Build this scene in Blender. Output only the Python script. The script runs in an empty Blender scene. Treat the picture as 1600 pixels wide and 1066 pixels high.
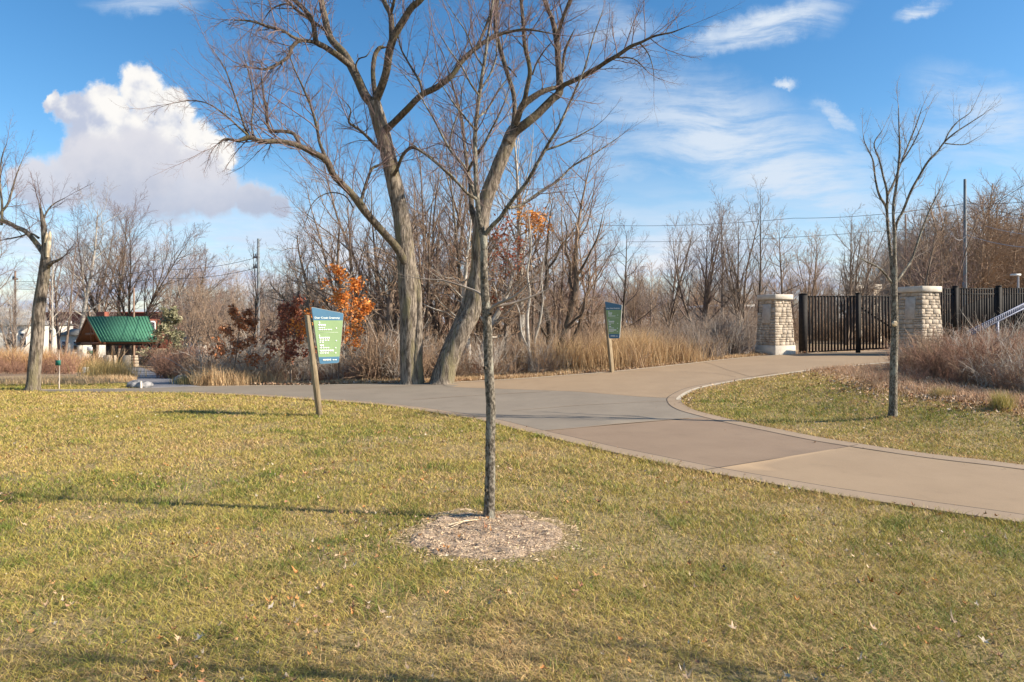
import bpy, bmesh, math, random
import numpy as np
from mathutils import Vector, geometry

S = bpy.context.scene
R = math.radians
# ------------------------------------------------------------------ camera, world, sun, exposure
HOR, F, CX, ZC = 505.0, 1067.0, 800.0, 1.6      # horizon row, focal length in px of the 1600 px photo, eye height
cam = bpy.data.objects.new('camera', bpy.data.cameras.new('camera'))
S.collection.objects.link(cam); S.camera = cam
cam.location = (0, 0, ZC); cam.rotation_euler = (R(90), 0, 0)
cam.data.lens = 24; cam.data.sensor_width = 36; cam.data.shift_y = -(533 - HOR) / 1600
cam.data.clip_start = 0.05; cam.data.clip_end = 5000

SUN_AZ = math.atan2(0.98, -0.17)                # clockwise from +Y
SUN_EL = R(31)
sun = bpy.data.objects.new('sun', bpy.data.lights.new('sun', 'SUN'))
S.collection.objects.link(sun)
sun.data.energy = 5.0; sun.data.angle = R(0.53); sun.data.color = (1.0, 0.90, 0.755)
sd = Vector((math.sin(SUN_AZ) * math.cos(SUN_EL), math.cos(SUN_AZ) * math.cos(SUN_EL), math.sin(SUN_EL)))
sun.rotation_euler = (-sd).to_track_quat('-Z', 'Y').to_euler()
S.view_settings.view_transform = 'Standard'; S.view_settings.look = 'None'
S.view_settings.exposure = 0.95; S.view_settings.gamma = 1.0
S.render.engine = 'CYCLES'
S.render.resolution_x = 1024; S.render.resolution_y = 682


class NG:
    """tiny node-graph writer"""
    def __init__(s, tree): s.t = tree; s.n = tree.nodes; s.l = tree.links
    def node(s, typ, **k):
        n = s.n.new(typ)
        for a, b in k.items(): setattr(n, a, b)
        return n
    def put(s, sock, v):
        if isinstance(v, bpy.types.NodeSocket): s.l.new(v, sock)
        else: sock.default_value = v
    def m(s, op, a, b=0.0, c=None, clamp=False):
        n = s.node('ShaderNodeMath', operation=op, use_clamp=clamp)
        s.put(n.inputs[0], a); s.put(n.inputs[1], b)
        if c is not None: s.put(n.inputs[2], c)
        return n.outputs[0]
    def vm(s, op, a, b=(0, 0, 0)):
        n = s.node('ShaderNodeVectorMath', operation=op)
        s.put(n.inputs[0], a); s.put(n.inputs[1], b)
        return n.outputs[0]
    def noise(s, vec, scale, detail=4, rough=0.55, dist=0.0, color=False):
        n = s.node('ShaderNodeTexNoise'); s.put(n.inputs['Vector'], vec)
        n.inputs['Scale'].default_value = scale; n.inputs['Detail'].default_value = detail
        n.inputs['Roughness'].default_value = rough; n.inputs['Distortion'].default_value = dist
        return n.outputs[1 if color else 0]
    def ss(s, x, lo, hi, a=0.0, b=1.0):
        n = s.node('ShaderNodeMapRange', interpolation_type='SMOOTHSTEP')
        s.put(n.inputs[0], x); s.put(n.inputs[1], lo); s.put(n.inputs[2], hi); s.put(n.inputs[3], a); s.put(n.inputs[4], b)
        return n.outputs[0]
    def mix(s, f, a, b):
        n = s.node('ShaderNodeMix', data_type='RGBA'); s.put(n.inputs[0], f)
        s.put(n.inputs[6], a if isinstance(a, bpy.types.NodeSocket) else (*a, 1)[:4])
        s.put(n.inputs[7], b if isinstance(b, bpy.types.NodeSocket) else (*b, 1)[:4])
        return n.outputs[2]
    def xyz(s, v): 
        n = s.node('ShaderNodeSeparateXYZ'); s.put(n.inputs[0], v); return n.outputs
    def comb(s, x, y, z=0.0):
        n = s.node('ShaderNodeCombineXYZ')
        for i, q in enumerate((x, y, z)): s.put(n.inputs[i], q)
        return n.outputs[0]


def build_world():
    w = bpy.data.worlds.new('World'); S.world = w; w.use_nodes = True
    g = NG(w.node_tree); g.n.clear()
    sky = g.node('ShaderNodeTexSky', sky_type='NISHITA', sun_disc=False)
    sky.sun_elevation = SUN_EL; sky.sun_rotation = SUN_AZ
    sky.air_density = 1.0; sky.dust_density = 0.35; sky.ozone_density = 2.2; sky.altitude = 150
    hs = g.node('ShaderNodeHueSaturation'); hs.inputs['Saturation'].default_value = 1.30
    hs.inputs['Hue'].default_value = 0.498; hs.inputs['Value'].default_value = 1.0
    g.put(hs.inputs['Color'], sky.outputs[0])
    bg = g.node('ShaderNodeBackground'); bg.inputs[1].default_value = SKY_STRENGTH
    g.put(bg.inputs[0], hs.outputs[0])
    d = g.node('ShaderNodeTexCoord').outputs['Generated']
    X, Y, Z = g.xyz(d)
    Yc = g.m('MAXIMUM', Y, 0.08)
    u = g.m('DIVIDE', X, Yc); v = g.m('DIVIDE', Z, Yc)       # direction, as slopes about north
    front = g.ss(Y, 0.1, 0.3)
    uv = g.comb(u, v)
    # warp for billows
    nw = g.noise(uv, 11.0, 7, 0.66, color=True)
    nw = g.vm('SUBTRACT', nw, (0.5, 0.5, 0.5))
    wv = g.vm('ADD', uv, g.vm('MULTIPLY', nw, (0.070, 0.070, 0)))
    def P(px, py): return ((px - CX) / F, (HOR - py) / F)
    def blobs(lst, vec, sx=1.0):
        out = None
        for px, py, r in lst:
            a, b = P(px, py)
            q = g.vm('SUBTRACT', vec, (a, b, 0))
            if sx != 1.0: q = g.vm('MULTIPLY', q, (sx, 1, 1))
            ln = g.node('ShaderNodeVectorMath', operation='LENGTH'); g.put(ln.inputs[0], q)
            f = g.m('MULTIPLY_ADD', ln.outputs['Value'], -F / r, 1.0)
            out = f if out is None else g.m('SMOOTH_MAX', out, f, 0.12)
        return out
    CU = [(222, 140, 44), (262, 168, 44), (160, 168, 46), (112, 172, 36), (78, 160, 20), (160, 215, 66), (238, 205, 66),
          (300, 228, 56), (340, 240, 40), (210, 250, 80), (130, 245, 45)]
    c1 = blobs(CU, wv)
    fine = g.noise(uv, 46.0, 5, 0.62)
    c1 = g.m('MULTIPLY_ADD', g.m('SUBTRACT', fine, 0.5), 0.30, c1)
    a1 = g.ss(c1, 0.00, 0.30)
    # second look-up towards the sun gives the billows a lit and a shaded side
    wv2 = g.vm('ADD', wv, (0.024, 0.020, 0))
    c2 = blobs(CU[:9], wv2)
    fine2 = g.noise(g.vm('ADD', uv, (0.012, 0.010, 0)), 26.0, 4, 0.55)
    fine3 = g.noise(uv, 26.0, 4, 0.55)
    lit = g.m('ADD', g.m('MULTIPLY', g.m('SUBTRACT', g.noise(uv, 14.0, 4, 0.5), g.noise(g.vm('ADD', uv, (0.02, 0.016, 0)), 14.0, 4, 0.5)), 2.6),
              g.m('MULTIPLY', g.m('SUBTRACT', fine3, fine2), 1.4))
    lit = g.m('ADD', lit, g.m('MULTIPLY', g.m('SUBTRACT', c1, c2), 0.5))
    lit = g.ss(g.m('ADD', lit, g.ss(u, -0.66, -0.50, -0.28, 0.22)), -0.55, 0.50)
    col1 = g.mix(lit, (0.52, 0.57, 0.71), (0.95, 0.93, 0.90))
    # grey flat-based cloud in front of its foot
    wg = g.vm('ADD', uv, g.vm('MULTIPLY', nw, (0.10, 0.05, 0)))
    GC = [(150, 255, 62), (220, 248, 62), (100, 285, 56), (45, 270, 34), (190, 290, 70), (240, 300, 60), (270, 290, 66), (340, 300, 46), (395, 312, 36), (300, 262, 44), (60, 296, 40), (430, 322, 22)]
    c3 = blobs(GC, wg, 0.8)
    c3 = g.m('MULTIPLY_ADD', g.m('SUBTRACT', fine, 0.5), 0.25, c3)
    a3 = g.m('MULTIPLY', g.ss(c3, 0.02, 0.42), 0.96)
    gcol = g.mix(g.ss(g.m('ADD', v, g.m('MULTIPLY', g.m('SUBTRACT', g.noise(uv, 7, 5, .6), .5), 0.22)), 0.13, 0.27), (0.47, 0.52, 0.65), (0.71, 0.71, 0.77))
    # high thin cloud: brushed streaks, more of it towards the horizon
    rot = g.node('ShaderNodeMapping'); g.put(rot.inputs[0], g.vm('ADD', uv, g.vm('MULTIPLY', g.vm('SUBTRACT', g.noise(uv, 3.0, 2, 0.5, color=True), (.5, .5, .5)), (0.12, 0.12, 0))))
    rot.inputs['Rotation'].default_value = (0, 0, R(22)); rot.inputs['Scale'].default_value = (1.6, 9.0, 1)
    st = g.noise(rot.outputs[0], 3.4, 8, 0.66, 0.15)
    regs = [((1170, 240), (300, 95), -22, 0.78), ((1205, 38), (130, 26), 16, 0.85), ((1110, 66), (50, 18), 0, 0.7), ((1290, 28), (30, 34), -40, 0.35), ((1436, 14), (44, 14), 16, 0.9),
            ((1226, 132), (22, 8), 0, 0.9), ((1305, 190), (44, 10), -35, 0.6), ((1550, 180), (130, 60), -22, 0.55), ((960, 40), (80, 45), -10, 0.45), ((1540, 230), (160, 50), -12, 0.3),
            ((230, 6), (90, 20), 0, 0.5), ((960, 230), (100, 60), -35, 0.35)]
    acc = None
    for (px, py), (rx, ry), ang, amp in regs:
        a, b = P(px, py)
        mp = g.node('ShaderNodeMapping', vector_type='TEXTURE'); g.put(mp.inputs[0], wv)
        mp.inputs['Location'].default_value = (a, b, 0); mp.inputs['Rotation'].default_value = (0, 0, R(ang))
        mp.inputs['Scale'].default_value = (rx / F, ry / F, 1)
        ln = g.node('ShaderNodeVectorMath', operation='LENGTH'); g.put(ln.inputs[0], mp.outputs[0])
        e = g.ss(ln.outputs['Value'], 1.35, 0.2, 0, amp)
        acc = e if acc is None else g.m('MAXIMUM', acc, e)
    cir = g.m('MULTIPLY', acc, g.ss(st, 0.32, 0.62, 0.25, 1.15), clamp=True)
    mp2 = g.node('ShaderNodeMapping'); g.put(mp2.inputs[0], g.vm('ADD', uv, g.vm('MULTIPLY', g.vm('SUBTRACT', g.noise(uv, 4.0, 2, 0.5, color=True), (.5, .5, .5)), (0.08, 0.04, 0))))
    mp2.inputs['Scale'].default_value = (2.2, 11.0, 1)
    low = g.noise(mp2.outputs[0], 2.4, 6, 0.55)
    cov = g.ss(v, 0.26, 0.07)
    lowa = g.m('MULTIPLY', cov, g.ss(low, 0.36, 0.60, 0.48, 1.0))
    # general wisps over the rest of the sky for other directions
    up = g.comb(g.m('DIVIDE', X, g.m('MAXIMUM', Z, 0.06)), g.m('DIVIDE', Y, g.m('MAXIMUM', Z, 0.06)))
    gen = g.m('MULTIPLY', g.ss(g.noise(up, 0.9, 6, 0.6, 0.5), 0.50, 0.75, 0, 0.7), g.m('SUBTRACT', 1.0, front))
    thin = g.m('MAXIMUM', g.m('MULTIPLY', g.m('MAXIMUM', cir, lowa), front), gen)
    lowcol = g.mix(g.ss(v, 0.02, 0.13), (0.50, 0.58, 0.77), (0.66, 0.75, 0.90))
    cirb = g.mix(g.ss(v, 0.10, 0.24), lowcol, (0.72, 0.80, 0.90))
    lowcol2 = g.mix(g.ss(g.noise(mp2.outputs[0], 3.2, 5, 0.6), 0.44, 0.62), lowcol, (0.84, 0.86, 0.92))
    tcol = g.mix(g.ss(v, 0.08, 0.20), lowcol2, cirb)
    cb = g.node('ShaderNodeBackground'); cb.inputs[1].default_value = 0.54
    col = g.mix(g.m('MULTIPLY', a1, front), tcol, col1)
    col = g.mix(g.m('MULTIPLY', a3, front), col, gcol)
    g.put(cb.inputs[0], col)
    # over-composite coverage
    inv = g.m('MULTIPLY', g.m('SUBTRACT', 1, g.m('MULTIPLY', a1, front)), g.m('SUBTRACT', 1, g.m('MULTIPLY', a3, front)))
    inv = g.m('MULTIPLY', inv, g.m('SUBTRACT', 1, thin))
    alpha = g.m('SUBTRACT', 1, inv)
    mx = g.node('ShaderNodeMixShader'); g.put(mx.inputs[0], alpha)
    g.l.new(bg.outputs[0], mx.inputs[1]); g.l.new(cb.outputs[0], mx.inputs[2])
    o = g.node('ShaderNodeOutputWorld'); g.l.new(mx.outputs[0], o.inputs[0])
SKY_STRENGTH = 0.092
build_world()

# ------------------------------------------------------------------ numeric helpers
rnd = random.Random(7)
rs = np.random.RandomState(11)
def ss(x): x = np.clip(x, 0, 1); return x * x * (3 - 2 * x)
_tab = np.random.RandomState(3).rand(256, 256)
def vnoise(x, y):
    xi = np.floor(x).astype(int); yi = np.floor(y).astype(int); fx = ss(x - xi); fy = ss(y - yi)
    a = _tab[xi & 255, yi & 255]; b = _tab[(xi + 1) & 255, yi & 255]; c = _tab[xi & 255, (yi + 1) & 255]; d = _tab[(xi + 1) & 255, (yi + 1) & 255]
    return (a * (1 - fx) + b * fx) * (1 - fy) + (c * (1 - fx) + d * fx) * fy
def fbm(x, y, o=4):
    s, a, t = 0, 1.0, 0
    for i in range(o): s = s + a * vnoise(x * 2 ** i + 17 * i, y * 2 ** i + 5 * i); t += a; a *= .5
    return s / t
def terrain(X, Y):
    X = np.asarray(X, float); Y = np.asarray(Y, float)
    z = 0.60 * ss(((X - 2) * .58 + (Y - 11) * .81) / 15) * ss((X + 9) / 8)
    z = z - .054 * np.clip(Y - 17.5, 0, 56) * ss((-X - 2) / 6)
    z = z - 0.9 * ss((Y - 21.5) / 8) * ss((8 - X) / 3.5) * ss((X + 7) / 5)
    z = z + 0.26 * ss((X - 4.6) / 3) * ss((Y - 8) / 3) * ss((17 - Y) / 4)
    z = z + 0.035 * (fbm(X * .55, Y * .55, 3) - .5) * ss((40 - Y) / 20)
    return z
def tz(x, y): return float(terrain(x, y))
def gp(px, py):
    """where the sight line through this point of the photo meets the terrain"""
    ts = np.concatenate([np.linspace(1.5, 40, 1600), np.linspace(40, 260, 1200)])
    u, v = (px - CX) / F, (HOR - py) / F
    d = ZC + ts * v - terrain(ts * u, ts)
    i = int(np.argmax(d < 0)) if (d < 0).any() else len(ts) - 1
    a, b = ts[max(i - 1, 0)], ts[i]
    for _ in range(20):
        c = .5 * (a + b)
        if ZC + c * v - tz(c * u, c) < 0: b = c
        else: a = c
    return np.array([b * u, b, tz(b * u, b)])
def at(px, py, Y): return np.array([(px - CX) / F * Y, Y, ZC + (HOR - py) / F * Y])
def crom(P, k=6, closed=False):
    P = [np.asarray(p, float) for p in P]; out = []
    n = len(P)
    for i in range(n - 1):
        p0 = P[max(i - 1, 0)]; p1 = P[i]; p2 = P[i + 1]; p3 = P[min(i + 2, n - 1)]
        for j in range(k):
            t = j / k
            out.append(.5 * ((2 * p1) + (-p0 + p2) * t + (2 * p0 - 5 * p1 + 4 * p2 - p3) * t * t + (-p0 + 3 * p1 - 3 * p2 + p3) * t ** 3))
    out.append(P[-1]); return np.array(out)
def inpoly(x, y, poly):
    inside = np.zeros(x.shape, bool); n = len(poly); j = n - 1
    for i in range(n):
        xi, yi = poly[i][:2]; xj, yj = poly[j][:2]
        if yi != yj:
            c = ((yi > y) != (yj > y)) & (x < (xj - xi) * (y - yi) / (yj - yi) + xi); inside ^= c
        j = i
    return inside
def polydist(x, y, line):
    best = np.full(x.shape, 1e9)
    for a, b in zip(line[:-1], line[1:]):
        dx, dy = b[0] - a[0], b[1] - a[1]; L = dx * dx + dy * dy + 1e-12
        t = np.clip(((x - a[0]) * dx + (y - a[1]) * dy) / L, 0, 1)
        best = np.minimum(best, np.hypot(x - a[0] - t * dx, y - a[1] - t * dy))
    return best

# ------------------------------------------------------------------ object helpers
COL = S.collection
def link(o, parent=None):
    COL.objects.link(o)
    if parent is not None: o.parent = parent
    return o
def tag(o, label=None, cat=None, group=None, kind=None):
    for k, v in (('label', label), ('category', cat), ('group', group), ('kind', kind)):
        if v: o[k] = v
    return o
def empty(name, loc=(0, 0, 0), rz=0.0, label=None, cat=None, group=None):
    o = link(bpy.data.objects.new(name, None)); o.location = loc; o.rotation_euler = (0, 0, rz); o.empty_display_size = .2
    return tag(o, label, cat, group)
def mesh_np(name, V, loops, starts, mats, parent=None, smooth=False, attr=None, matidx=None):
    me = bpy.data.meshes.new(name)
    V = np.ascontiguousarray(V, np.float32); loops = np.ascontiguousarray(loops, np.int32); starts = np.ascontiguousarray(starts, np.int32)
    me.vertices.add(len(V)); me.vertices.foreach_set('co', V.ravel())
    me.loops.add(len(loops)); me.loops.foreach_set('vertex_index', loops)
    me.polygons.add(len(starts)); me.polygons.foreach_set('loop_start', starts)
    tot = np.diff(np.append(starts, len(loops))).astype(np.int32); me.polygons.foreach_set('loop_total', tot)
    if smooth: me.polygons.foreach_set('use_smooth', np.ones(len(starts), bool))
    if matidx is not None: me.polygons.foreach_set('material_index', np.ascontiguousarray(matidx, np.int32))
    me.update(calc_edges=True)
    if attr is not None:
        ca = me.color_attributes.new('tint', 'FLOAT_COLOR', 'POINT')
        A = np.ones((len(V), 4), np.float32); A[:, :attr.shape[1]] = attr; ca.data.foreach_set('color', A.ravel())
    for m_ in (mats if isinstance(mats, (list, tuple)) else [mats]): me.materials.append(m_)
    return link(bpy.data.objects.new(name, me), parent)
def quads(name, V, Q, mat, parent=None, **k):
    Q = np.asarray(Q, np.int32); return mesh_np(name, V, Q.ravel(), np.arange(len(Q)) * Q.shape[1], mat, parent, **k)

class Tubes:
    def __init__(s): s.items = []
    def add(s, P, r, sides=3): s.items.append((np.asarray(P, float), np.asarray(r, float), sides))
    def arrays(s):
        groups = {}
        for P, r, k in s.items: groups.setdefault((len(P), k), []).append((P, r))
        VV, QQ, off = [], [], 0
        for (n, k), L in groups.items():
            P = np.array([a for a, _ in L]); r = np.array([b for _, b in L]); M = len(L)
            T = np.empty_like(P); T[:, 1:-1] = P[:, 2:] - P[:, :-2]; T[:, 0] = P[:, 1] - P[:, 0]; T[:, -1] = P[:, -1] - P[:, -2]
            T /= np.linalg.norm(T, axis=2, keepdims=True) + 1e-9
            mean = np.abs(T.mean(1)); ref = np.zeros((M, 3)); ref[np.arange(M), mean.argmin(1)] = 1
            A = np.cross(T, ref[:, None, :]); A /= np.linalg.norm(A, axis=2, keepdims=True) + 1e-9
            B = np.cross(T, A)
            th = np.arange(k) * 2 * np.pi / k
            V = P[:, :, None, :] + r[:, :, None, None] * (np.cos(th)[None, None, :, None] * A[:, :, None, :] + np.sin(th)[None, None, :, None] * B[:, :, None, :])
            base = off + (np.arange(M) * n * k)[:, None, None]; i = (np.arange(n - 1) * k)[None, :, None]; j = np.arange(k)[None, None, :]; j2 = (j + 1) % k
            Q = np.stack([base + i + j, base + i + j2, base + i + k + j2, base + i + k + j], -1).reshape(-1, 4)
            VV.append(V.reshape(-1, 3)); QQ.append(Q); off += M * n * k
        return np.concatenate(VV), np.concatenate(QQ)
    def build(s, name, mat, parent=None, rough=0.0):
        V, Q = s.arrays()
        if rough:
            N = fbm(V[:, 0] * 9 + V[:, 1] * 7, V[:, 2] * 2.2, 3) - .5
            V = V + N[:, None] * rough * np.array([1, 1, 0]) * np.sign(np.sin(V[:, :1] * 50) + 2)
        return quads(name, V, Q, mat, parent, smooth=True)

class Boxes:
    def __init__(s): s.V, s.Q = [], []
    def corners(s, C):
        b = len(s.V) * 8; s.V.append(np.asarray(C, float))
        s.Q += [[b + i for i in f] for f in ((0, 3, 2, 1), (4, 5, 6, 7), (0, 1, 5, 4), (1, 2, 6, 5), (2, 3, 7, 6), (3, 0, 4, 7))]
    def box(s, x0, x1, y0, y1, z0, z1, top=None):
        t = top or (0, 0)
        s.corners([(x0, y0, z0), (x1, y0, z0), (x1, y1, z0), (x0, y1, z0), (x0 + t[0], y0 + t[1], z1), (x1 - t[0], y0 + t[1], z1), (x1 - t[0], y1 - t[1], z1), (x0 + t[0], y1 - t[1], z1)])
    def bar(s, a, b, w, h, up=(0, 0, 1)):
        a = Vector(a); b = Vector(b); d = (b - a).normalized(); sd_ = d.cross(Vector(up)); 
        if sd_.length < 1e-4: sd_ = Vector((1, 0, 0))
        sd_.normalize(); u_ = sd_.cross(d).normalized(); sx = sd_ * w / 2; sz = u_ * h / 2
        s.corners([a - sx - sz, a + sx - sz, b + sx - sz, b - sx - sz, a - sx + sz, a + sx + sz, b + sx + sz, b - sx + sz])
    def build(s, name, mat, parent=None, bevel=0.0):
        o = quads(name, np.concatenate(s.V), s.Q, mat, parent)
        if bevel:
            bm = bmesh.new(); bm.from_mesh(o.data)
            bmesh.ops.bevel(bm, geom=list(bm.edges), offset=bevel, segments=1, affect='EDGES', clamp_overlap=True)
            bm.to_mesh(o.data); bm.free()
        return o

# ------------------------------------------------------------------ materials
MAT = {}
def mat(name, c1, c2=None, scale=8.0, rough=0.8, bump=0.0, stretch=(1, 1, 1), c3=None, spec=0.3, metal=0.0, lo=.38, hi=.62, island=0.0, bscale=None, coord='Object', trans=0.0):
    m = bpy.data.materials.new(name); m.use_nodes = True; g = NG(m.node_tree)
    b = g.n['Principled BSDF']; b.inputs['Roughness'].default_value = rough
    b.inputs['Specular IOR Level'].default_value = spec; b.inputs['Metallic'].default_value = metal
    tc = g.node('ShaderNodeTexCoord').outputs[coord] if coord != 'World' else g.node('ShaderNodeNewGeometry').outputs['Position']
    mp = g.node('ShaderNodeMapping'); g.put(mp.inputs[0], tc); mp.inputs['Scale'].default_value = stretch
    n = g.noise(mp.outputs[0], scale, 6, 0.6)
    c = g.mix(g.ss(n, lo, hi), c1, c2 or c1)
    if c3: c = g.mix(g.ss(g.noise(mp.outputs[0], scale * .23, 4, .6), .5, .66), c, c3)
    if island:
        ri = g.node('ShaderNodeNewGeometry').outputs['Random Per Island']
        c = g.mix(g.ss(ri, 0, 1, 0, 1), c, g.mix(0.5, c, (0, 0, 0))) if island < 0 else g.mix(g.m('MULTIPLY', ri, island), c, tuple(q * .35 for q in c1))
    g.put(b.inputs['Base Color'], c)
    if bump:
        bp = g.node('ShaderNodeBump'); bp.inputs['Strength'].default_value = min(bump, 1); bp.inputs['Distance'].default_value = 0.02 * max(bump, 1)
        g.put(bp.inputs['Height'], g.noise(mp.outputs[0], bscale or scale * 2, 6, .65)); g.put(b.inputs['Normal'], bp.outputs[0])
    MAT[name] = m; return m
def mat_tint(name, rough=.75, spec=.25, trans=0.0, patch=None):
    """takes each blade's or leaf's own colour from the mesh"""
    m = bpy.data.materials.new(name); m.use_nodes = True; g = NG(m.node_tree); b = g.n['Principled BSDF']
    a = g.node('ShaderNodeAttribute', attribute_name='tint'); g.put(b.inputs['Base Color'], a.outputs['Color'])
    b.inputs['Roughness'].default_value = rough; b.inputs['Specular IOR Level'].default_value = spec
    if trans:
        t = g.node('ShaderNodeBsdfTranslucent'); g.put(t.inputs[0], a.outputs['Color'])
        mx = g.node('ShaderNodeMixShader'); mx.inputs[0].default_value = trans
        g.l.new(b.outputs[0], mx.inputs[1]); g.l.new(t.outputs[0], mx.inputs[2]); g.l.new(mx.outputs[0], g.n['Material Output'].inputs[0])
    MAT[name] = m; return m
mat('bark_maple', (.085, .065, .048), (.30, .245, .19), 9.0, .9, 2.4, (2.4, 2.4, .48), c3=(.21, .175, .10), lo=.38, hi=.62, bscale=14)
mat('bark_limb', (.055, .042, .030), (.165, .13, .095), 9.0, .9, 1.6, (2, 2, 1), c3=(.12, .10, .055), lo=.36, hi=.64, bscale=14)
mat('bark_sapling', (.075, .062, .045), (.26, .22, .17), 55, .9, 1.0, (1, 1, .55), c3=(.30, .28, .22), lo=.44, hi=.60, bscale=60)
mat('bark_dark', (.06, .045, .035), (.15, .115, .085), 6, .9, 1.0, (2, 2, .5), c3=(.12, .10, .07))
mat('bark_brown', (.15, .11, .08), (.27, .20, .15), 6, .9, .8, (2, 2, .5))
mat('bark_pale', (.30, .265, .22), (.50, .46, .40), 5, .8, .3, (1, 1, .6), c3=(.30, .26, .2))
mat('twig_purple', (.15, .10, .095), (.24, .165, .145), 3, .8)
mat('twig_brown', (.25, .165, .105), (.42, .29, .19), 3, .8)
mat('twig_grey', (.22, .175, .145), (.34, .28, .23), 3, .8)
mat('twig_red', (.25, .13, .085), (.38, .22, .145), 3, .8)
mat('twig_pale', (.42, .36, .30), (.55, .49, .42), 3, .8)
mat('splinter_wood', (.62, .46, .28), (.80, .66, .46), 9, .7, .5, (3, 3, .4))
mat('green_metal', (.055, .165, .10), (.065, .19, .12), 3, .75, spec=.15)
mat('stained_wood', (.16, .06, .025), (.28, .11, .045), 6, .7, .3, (1, 6, 6))
mat('dark_wood', (.035, .025, .02), (.06, .045, .035), 8, .7)
mat('post_wood', (.21, .155, .09), (.30, .23, .145), 9, .75, .4, (4, 4, .5))
mat('black_metal', (.016, .014, .013), (.026, .022, .020), 12, .75, spec=.2)
mat('galvanised', (.17, .19, .26), (.24, .26, .34), 14, .6, metal=.2, spec=.3)
mat('pole_grey', (.12, .14, .15), (.19, .21, .22), 6, .7, .2, (1, 1, .3))
mat('pole_wood', (.20, .13, .09), (.30, .20, .14), 6, .8, .3, (2, 2, .3))
mat('wire', (.03, .03, .035)); mat('wire_light', (.35, .35, .37))
mat('limestone', (.44, .355, .265), (.59, .495, .385), 9, .9, .9, c3=(.42, .335, .245), island=.34, bscale=24)
mat('cut_stone', (.54, .47, .38), (.62, .55, .45), 5, .85, .3, bscale=60)
mat('plaque_stone', (.42, .36, .30), (.50, .44, .37), 7, .8, .2)
mat('mortar', (.20, .16, .12), (.27, .22, .17), 20, .95, .4)
mat('sign_blue', (.065, .16, .25), (.075, .18, .28), 3, .5, spec=.3)
mat('sign_green', (.24, .34, .165), (.26, .37, .18), 3, .5, spec=.3)
mat('sign_white', (.80, .83, .78)); mat('sign_edge', (.30, .30, .28), rough=.5)
mat('sign_green_deep', (.05, .13, .045), (.06, .15, .05), 3, .35, spec=.4)
mat('sign_blue_deep', (.02, .055, .11), (.022, .06, .12), 3, .35, spec=.4)
mat('house_siding', (.50, .47, .41), (.56, .53, .47), 4, .8)
mat('roof_shingle', (.16, .155, .15), (.22, .21, .20), 8, .9)
mat('brick_red', (.22, .065, .04), (.30, .10, .065), 14, .9, .3, c3=(.18, .07, .05))
mat('glass_dark', (.03, .035, .045), rough=.15, spec=.6)
mat('white_paint', (.74, .74, .72)); mat('green_paint', (.02, .14, .10), rough=.5); mat('rock_grey', (.11, .11, .115), (.30, .29, .285), 5, .9, .7)
mat('teal_roof', (.12, .22, .22), (.15, .26, .25), 4, .6)
mat('car_glass', (.02, .02, .025), rough=.1, spec=.6); mat('car_red', (.25, .02, .02), rough=.3, spec=.6); mat('rubber', (.02, .02, .02))
mat_tint('leafy', .7, .25, .30); mat_tint('grass', .6, .3, .25); mat_tint('litter', .95, .02)
# paving: one recipe, each slab cast its own colour
def paving(name, a, b):
    m = mat(name, a, b, 1.1, .85, .18, (1, 1, 1), coord='World', bscale=70, spec=.3, lo=.3, hi=.7)
    g = NG(m.node_tree); bs = g.n['Principled BSDF']; src = bs.inputs['Base Color'].links[0].from_socket
    pos = g.node('ShaderNodeNewGeometry').outputs['Position']
    sp = g.noise(pos, 160, 2, .6); st = g.noise(pos, 2.7, 6, .7)
    c = g.mix(g.ss(sp, .35, .7, 0, .28), src, tuple(q * .55 for q in a))
    c = g.mix(g.ss(st, .50, .72, 0, .22), c, tuple(q * .6 for q in a))
    g.put(bs.inputs['Base Color'], c); return m
paving('slab_grey', (.220, .182, .138), (.252, .210, .160)); paving('slab_tan', (.300, .213, .132), (.335, .240, .150))
paving('slab_brown', (.240, .168, .112), (.270, .192, .128)); paving('slab_edge', (.30, .22, .145), (.34, .25, .17)); paving('slab_light', (.52, .44, .33), (.58, .50, .38))
mat('joint_dark', (.075, .055, .042), (.10, .08, .06), 20)
mat('asphalt', (.17, .16, .165), (.21, .20, .20), 2, .9, .2, coord='World')

# ground: soil, thatch and leaf mould, masked by where each lies
mg = bpy.data.materials.new('ground_cover'); mg.use_nodes = True; g = NG(mg.node_tree); bs = g.n['Principled BSDF']
pos = g.node('ShaderNodeNewGeometry').outputs['Position']
za = g.node('ShaderNodeAttribute', attribute_name='tint'); zr, zg, zb = [g.xyz(za.outputs['Color'])[i] for i in range(3)]
n1 = g.noise(pos, 1.3, 6, .65); n2 = g.noise(pos, 28, 5, .7); n3 = g.noise(pos, .35, 5, .6)
lawn = g.mix(g.ss(n2, .35, .65), (.20, .155, .07), (.38, .29, .15))
lawn = g.mix(g.ss(n1, .5, .7, 0, .6), lawn, (.34, .245, .145))
brush = g.mix(g.ss(n2, .35, .65), (.12, .08, .055), (.32, .22, .145))
dry = g.mix(g.ss(n2, .3, .7), (.30, .20, .11), (.52, .38, .22))
c = g.mix(zr, brush, lawn); c = g.mix(zg, c, dry)
g.put(bs.inputs['Base Color'], c); bs.inputs['Roughness'].default_value = .95; bs.inputs['Specular IOR Level'].default_value = .1
bp = g.node('ShaderNodeBump'); bp.inputs['Strength'].default_value = .8; bp.inputs['Distance'].default_value = .03
g.put(bp.inputs['Height'], g.noise(pos, 22, 6, .7)); g.put(bs.inputs['Normal'], bp.outputs[0])

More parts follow.
